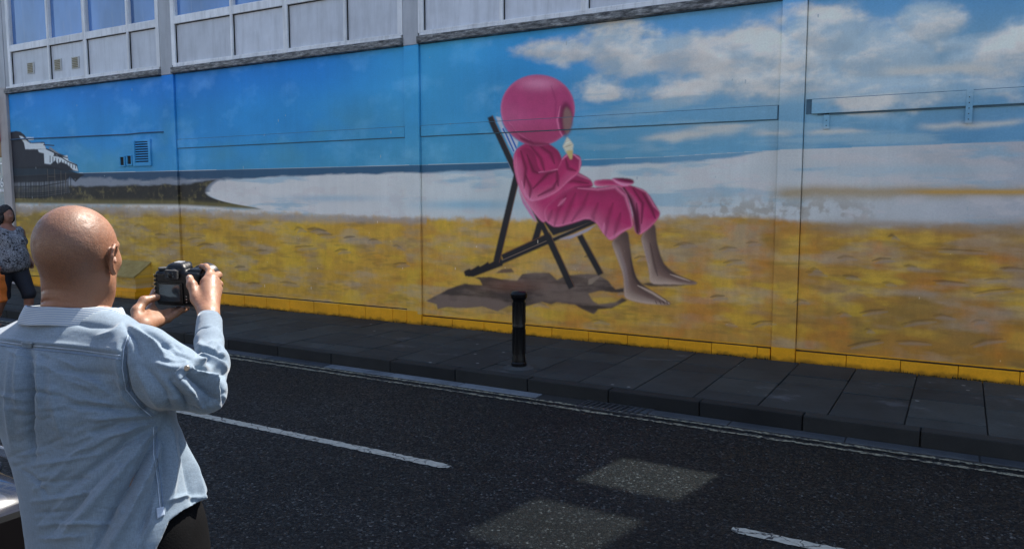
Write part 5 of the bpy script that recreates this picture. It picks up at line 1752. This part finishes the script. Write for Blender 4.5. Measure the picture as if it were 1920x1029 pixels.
# ------------------------------------------------------------------ the woman on the far left
def wprint():
    t = NT('black_white_print')
    n = t.noise(16, 3, .6, None, 1.8)
    c = t.ramp(n, [(.40, (.012, .012, .016)), (.47, (.12, .12, .14)), (.52, (.35, .36, .38)), (.56, (.02, .02, .03)), (.66, (.30, .31, .34))])
    return t.fin(c, .85)
wp = pt(12, 404, 10.7)
wx, wy = wp[0], wp[1]
WF = np.array([.93, .10, 0]); WF /= np.linalg.norm(WF)
WR_ = np.array([WF[1], -WF[0], 0])
WA = np.array([WR_, WF, [0, 0, 1.0]])
woman = empty('person', (wx, wy, 0), 'dark haired woman in a black and white patterned top walking by the wall', 'person')
def w_(s, f, z):
    return np.array([wx, wy, 0]) + WR_ * s + WF * f + np.array([0, 0, z])
def wbody(g):
    f = ell(g, w_(0, .0, 1.585), WA, (.074, .092, .108))
    f = smin(f, ell(g, w_(0, .03, 1.535), WA, (.055, .06, .065)), .03)
    f = smin(f, cap(g, w_(0, .088, 1.585), w_(0, .102, 1.558), .008, .013), .012)
    f = smin(f, cap(g, w_(-.018, .08, 1.53), w_(.018, .08, 1.53), .008), .008)
    for s in (-1, 1):
        f = smax(f, -ell(g, w_(.028 * s, .094, 1.59), WA, (.014, .012, .009)), .01)
        f = smin(f, ell(g, w_(.076 * s, -.0, 1.57), WA, (.008, .016, .028)), .01)
    f = smin(f, cap(g, w_(0, -.01, 1.50), w_(0, -.01, 1.40), .055, .065), .03)
    f = smin(f, ell(g, w_(0, -.01, 1.28), WA, (.20, .13, .16)), .05)
    f = smin(f, ell(g, w_(0, .03, 1.05), WA, (.18, .16, .2)), .05)
    f = smin(f, ell(g, w_(0, -.02, .88), WA, (.20, .17, .15)), .05)
    # legs: one stepping forward
    f = smin(f, chain(g, [w_(-.09, .04, .84), w_(-.10, .22, .50), w_(-.10, .17, .10)], [.11, .068, .040], .03), .04)
    f = smin(f, chain(g, [w_(.09, -.02, .84), w_(.10, -.02, .48), w_(.10, -.22, .12)], [.11, .068, .040], .03), .04)
    f = smin(f, chain(g, [w_(-.10, .16, .06), w_(-.10, .30, .035)], [.035, .028], .02), .02)
    f = smin(f, chain(g, [w_(.10, -.22, .09), w_(.10, -.10, .035)], [.035, .028], .02), .02)
    # arms
    f = smin(f, chain(g, [w_(.20, -.02, 1.34), w_(.27, -.02, 1.10), w_(.26, .13, .94)], [.055, .042, .026], .02), .03)
    f = smin(f, chain(g, [w_(-.20, -.02, 1.34), w_(-.27, -.08, 1.08), w_(-.25, .08, .93)], [.055, .042, .026], .02), .03)
    for s, y0 in ((.26, .13), (-.25, .08)):
        f = smin(f, ell(g, w_(s, y0 + .02, .90), WA, (.016, .036, .045)), .02)
        for q in range(4):
            f = smin(f, chain(g, [w_(s, y0 - .012 + q * .021, .875), w_(s * .97, y0 - .012 + q * .021, .84), w_(s * .93, y0 - .012 + q * .02, .835)], [.0105, .0095, .008], .005), .006)
        f = smin(f, chain(g, [w_(s, y0 + .05, .91), w_(s * .96, y0 + .065, .87)], [.011, .009], .005), .008)
    return f
g = Grid(np.array([wx - .45, wy - .45, 0.0]), np.array([wx + .45, wy + .45, 1.72]), .0085)
V, F = nets(g, smax(wbody(g), .005 - g.Z, .004))
link('body', mesh_np('body', relax(V, F, 1), F), skin_mat('tanned_skin', (.27, .13, .085)), woman)
g = Grid(np.array([wx - .45, wy - .45, .74]), np.array([wx + .45, wy + .45, 1.48]), .009)
f = ell(g, w_(0, -.01, 1.29), WA, (.215, .145, .15))
f = smin(f, ell(g, w_(.07, .11, 1.22), WA, (.09, .09, .10)), .05)
f = smin(f, ell(g, w_(-.07, .11, 1.22), WA, (.09, .09, .10)), .05)
f = smin(f, ell(g, w_(0, .06, 1.02), WA, (.215, .19, .21)), .06)
f = smin(f, ell(g, w_(0, .02, .90), WA, (.24, .21, .14)), .06)
for s in (-1, 1):
    f = smin(f, chain(g, [w_(.17 * s, -.02, 1.36), w_(.245 * s, -.06, 1.20)], [.065, .066], .02), .03)
f = smax(f, .80 - g.Z, .01)
f = smax(f, -ell(g, w_(0, .03, 1.47), WA, (.11, .12, .12)), .01)
V, F = nets(g, f); V = relax(V, F, 1); N = vnormals(V, F)
V = noise_disp(V, N, 9, .012, stretch=(1, 1, .5))
link('blouse', mesh_np('blouse', V, F), wprint(), woman)
g = Grid(np.array([wx - .4, wy - .4, .35]), np.array([wx + .4, wy + .4, .98]), .009)
f = ell(g, w_(0, -.02, .88), WA, (.215, .185, .165))
f = smin(f, chain(g, [w_(-.09, .04, .84), w_(-.10, .22, .50), w_(-.10, .20, .42)], [.125, .085, .075], .03), .04)
f = smin(f, chain(g, [w_(.09, -.02, .84), w_(.10, -.02, .48), w_(.10, -.04, .42)], [.125, .085, .075], .03), .04)
V, F = nets(g, smax(f, .43 - g.Z, .01))
link('leggings', mesh_np('leggings', relax(V, F, 1), F), simple_mat('navy_leggings', (.008, .009, .016), .8), woman)
g = Grid(w_(0, 0, 1.6) - .18, w_(0, 0, 1.6) + .18, .006)
f = ell(g, w_(0, -.025, 1.605), WA, (.094, .105, .115))
f = smin(f, ell(g, w_(0, -.055, 1.53), WA, (.095, .08, .10)), .03)
for s in (-1, 1):
    f = smin(f, ell(g, w_(.078 * s, -.01, 1.55), WA, (.026, .055, .085)), .02)
f = smax(f, -ell(g, w_(0, .085, 1.565), WA, (.066, .075, .085)), .012)
V, F = nets(g, f); V = relax(V, F, 1); N = vnormals(V, F)
V = noise_disp(V, N, 30, .012)
link('hair', mesh_np('hair', V, F), simple_mat('dark_brown_hair', (.008, .004, .003), .7, .5, 40, .2), woman)
for s, y0, z0 in ((-.10, .25, .0), (.10, -.15, .0)):
    g = Grid(w_(s, y0, .06) - .2, w_(s, y0, .06) + .2, .007)
    f = smin(cap(g, w_(s, y0 - .08, .035), w_(s, y0 + .07, .03), .042, .036), cap(g, w_(s, y0 - .08, .04), w_(s, y0 - .08, .07), .04), .02)
    V, F = nets(g, smax(f, .002 - g.Z, .003))
    link('shoe', mesh_np('shoe', V, F), M_SHOE, woman)
# her orange bag, hanging from the near hand
bg = empty('shopping_bag', tuple(w_(.30, .02, .42)), 'bright orange shopping bag hanging beside the walking woman', 'bag')
M_ORG = simple_mat('orange_fabric', (.55, .13, .012), .7, .25, 12, .3)
g = Grid(w_(.31, .16, .62) - .3, w_(.31, .16, .62) + .3, .007)
f = rbox(g, w_(.31, .16, .62), WA, (.055, .16, .185), .03)
V, F = nets(g, f); V = relax(V, F, 1); N = vnormals(V, F)
V = noise_disp(V, N, 7, .03)
link('sack', mesh_np('sack', V, F), M_ORG, bg)
for q in (-1, 1):
    hp_ = [w_(.31 + .02 * q, .07, .79), w_(.295 + .01 * q, .10, .85), w_(.262, .13, .868), w_(.262, .17, .868), w_(.295 + .01 * q, .21, .85), w_(.31 + .02 * q, .24, .79)]
    link('handle', tube_mesh('handle', hp_, .006, 6), M_ORG, bg, True)

# ------------------------------------------------------------------ dark car parked at the left edge
M_CAR = NT('dark_blue_car_paint').fin((.006, .009, .018, 1), .25, None, Coat_Weight=1.0, Coat_Roughness=.03)
M_CGL = NT('dark_car_glass').fin((.006, .010, .018, 1), .04, None, Specular_IOR_Level=.8)
M_CHR = simple_mat('bright_trim', (.45, .46, .48), .25, .1, 10, Metallic=.8)
M_TYRE = simple_mat('tyre_rubber', (.014, .014, .014), .8, .2, 20)
M_LAMP = simple_mat('red_lamp_glass', (.005, .003, .003), .3, .1)
cx1, cx0, cyc = -2.30, -6.23, -7.93          # tail at the right, nose away
car = empty('parked_car', ((cx0 + cx1) / 2, cyc, 0), 'dark parked car with a bright waist strip at the left edge behind the bald man', 'car')
def loft_car(name, secs, mat, parent, sub=2):
    """secs: list of (x, [(halfwidth, z), ...]) rings mirrored about the car's middle"""
    vs, fs = [], []
    m = len(secs[0][1])
    for x, pr in secs:
        for (hw, z) in pr:
            vs.append((x, cyc + hw, z))
        for (hw, z) in reversed(pr):
            vs.append((x, cyc - hw, z))
    n = 2 * m
    for i in range(len(secs) - 1):
        for k_ in range(n):
            k2 = (k_ + 1) % n
            fs.append((i * n + k_, (i + 1) * n + k_, (i + 1) * n + k2, i * n + k2))
    fs.append(tuple(range(n)))
    fs.append(tuple(reversed(range((len(secs) - 1) * n, len(secs) * n))))
    me = bpy.data.meshes.new(name)
    me.from_pydata(vs, [], fs)
    o = link(name, me, mat, parent, True)
    md = o.modifiers.new('round', 'SUBSURF'); md.levels = 1; md.render_levels = sub
    return o
def ring(zt, w, zb_=.22):
    return [(w * .80, zb_), (w * .97, zb_ + .05), (w, (zb_ + zt) / 2), (w * .985, zt - .05), (w * .93, zt)]
loft_car('body_shell', [(cx0, ring(.60, .70, .30)), (cx0 + .12, ring(.72, .80)), (cx0 + .8, ring(.90, .86)), (cx0 + 1.3, ring(.97, .87)), (cx1 - 1.4, ring(.98, .87)), (cx1 - .3, ring(1.0, .86)), (cx1 - .06, ring(.99, .83)), (cx1, ring(.90, .76, .32))], M_CAR, car)
def gring(zt, w, wt):
    return [(w, .95), (w * .99, 1.0), ((w + wt) / 2, (1.0 + zt) / 2), (wt, zt - .05), (wt * .9, zt)]
loft_car('cabin_glass', [(cx0 + 1.05, gring(1.02, .80, .78)), (cx0 + 1.7, gring(1.36, .81, .66)), (cx0 + 2.1, gring(1.42, .82, .65)), (cx1 - .75, gring(1.42, .82, .65)), (cx1 - .32, gring(1.36, .80, .63)), (cx1 - .08, gring(1.02, .78, .74))], M_CGL, car)
loft_car('roof', [(cx0 + 1.65, [(.60, 1.36), (.66, 1.37), (.66, 1.385), (.5, 1.40)]), (cx0 + 2.0, [(.60, 1.41), (.67, 1.42), (.67, 1.44), (.5, 1.47)]), (cx1 - .8, [(.60, 1.41), (.67, 1.42), (.67, 1.44), (.5, 1.475)]), (cx1 - .22, [(.58, 1.37), (.64, 1.38), (.64, 1.395), (.5, 1.42)])], M_CAR, car)
for s in (-1, 1):
    yo = cyc + s * .855
    link('waist_trim', boxes_mesh('waist_trim', [(cx0 + 1.1, cx1 - .2, min(yo, yo + s * .012), max(yo, yo + s * .012), .965, 1.0)], .004), M_CHR, car)
    rr = link('roof_rail', tube_mesh('roof_rail', [(cx0 + 2.0, cyc + s * .6, 1.455), (cx0 + 2.1, cyc + s * .61, 1.485), (cx1 - .6, cyc + s * .61, 1.485), (cx1 - .45, cyc + s * .6, 1.45)], .013, 8), M_CHR, car, True)
    for xx in (cx0 + .75, cx1 - .72):
        wl_ = lathe('wheel', [(0, .2), (.01, .31), (.03, .325), (.18, .325), (.2, .31), (.21, .2)], (xx, cyc + s * (.64 if s > 0 else .64), .325), (0, s, 0), M_TYRE, car, 36)
        lathe('rim', [(.205, .21), (.215, .2), (.205, .05), (.22, .03)], (xx, cyc + s * .64, .325), (0, s, 0), M_CHR, wl_, 24)
    link('tail_lamp', boxes_mesh('tail_lamp', [(cx1 - .14, cx1 - .0, min(cyc + s * .56, cyc + s * .80), max(cyc + s * .56, cyc + s * .80), .72, .93)], .02, 2), M_LAMP, car)
    link('door_mirror', boxes_mesh('door_mirror', [(cx0 + 1.45, cx0 + 1.6, min(cyc + s * .88, cyc + s * 1.04), max(cyc + s * .88, cyc + s * 1.04), .96, 1.10)], .03, 2), M_CAR, car)
link('bumper', boxes_mesh('bumper', [(cx1 - .1, cx1 + .05, cyc - .74, cyc + .74, .32, .55)], .04, 3), M_CAR, car)
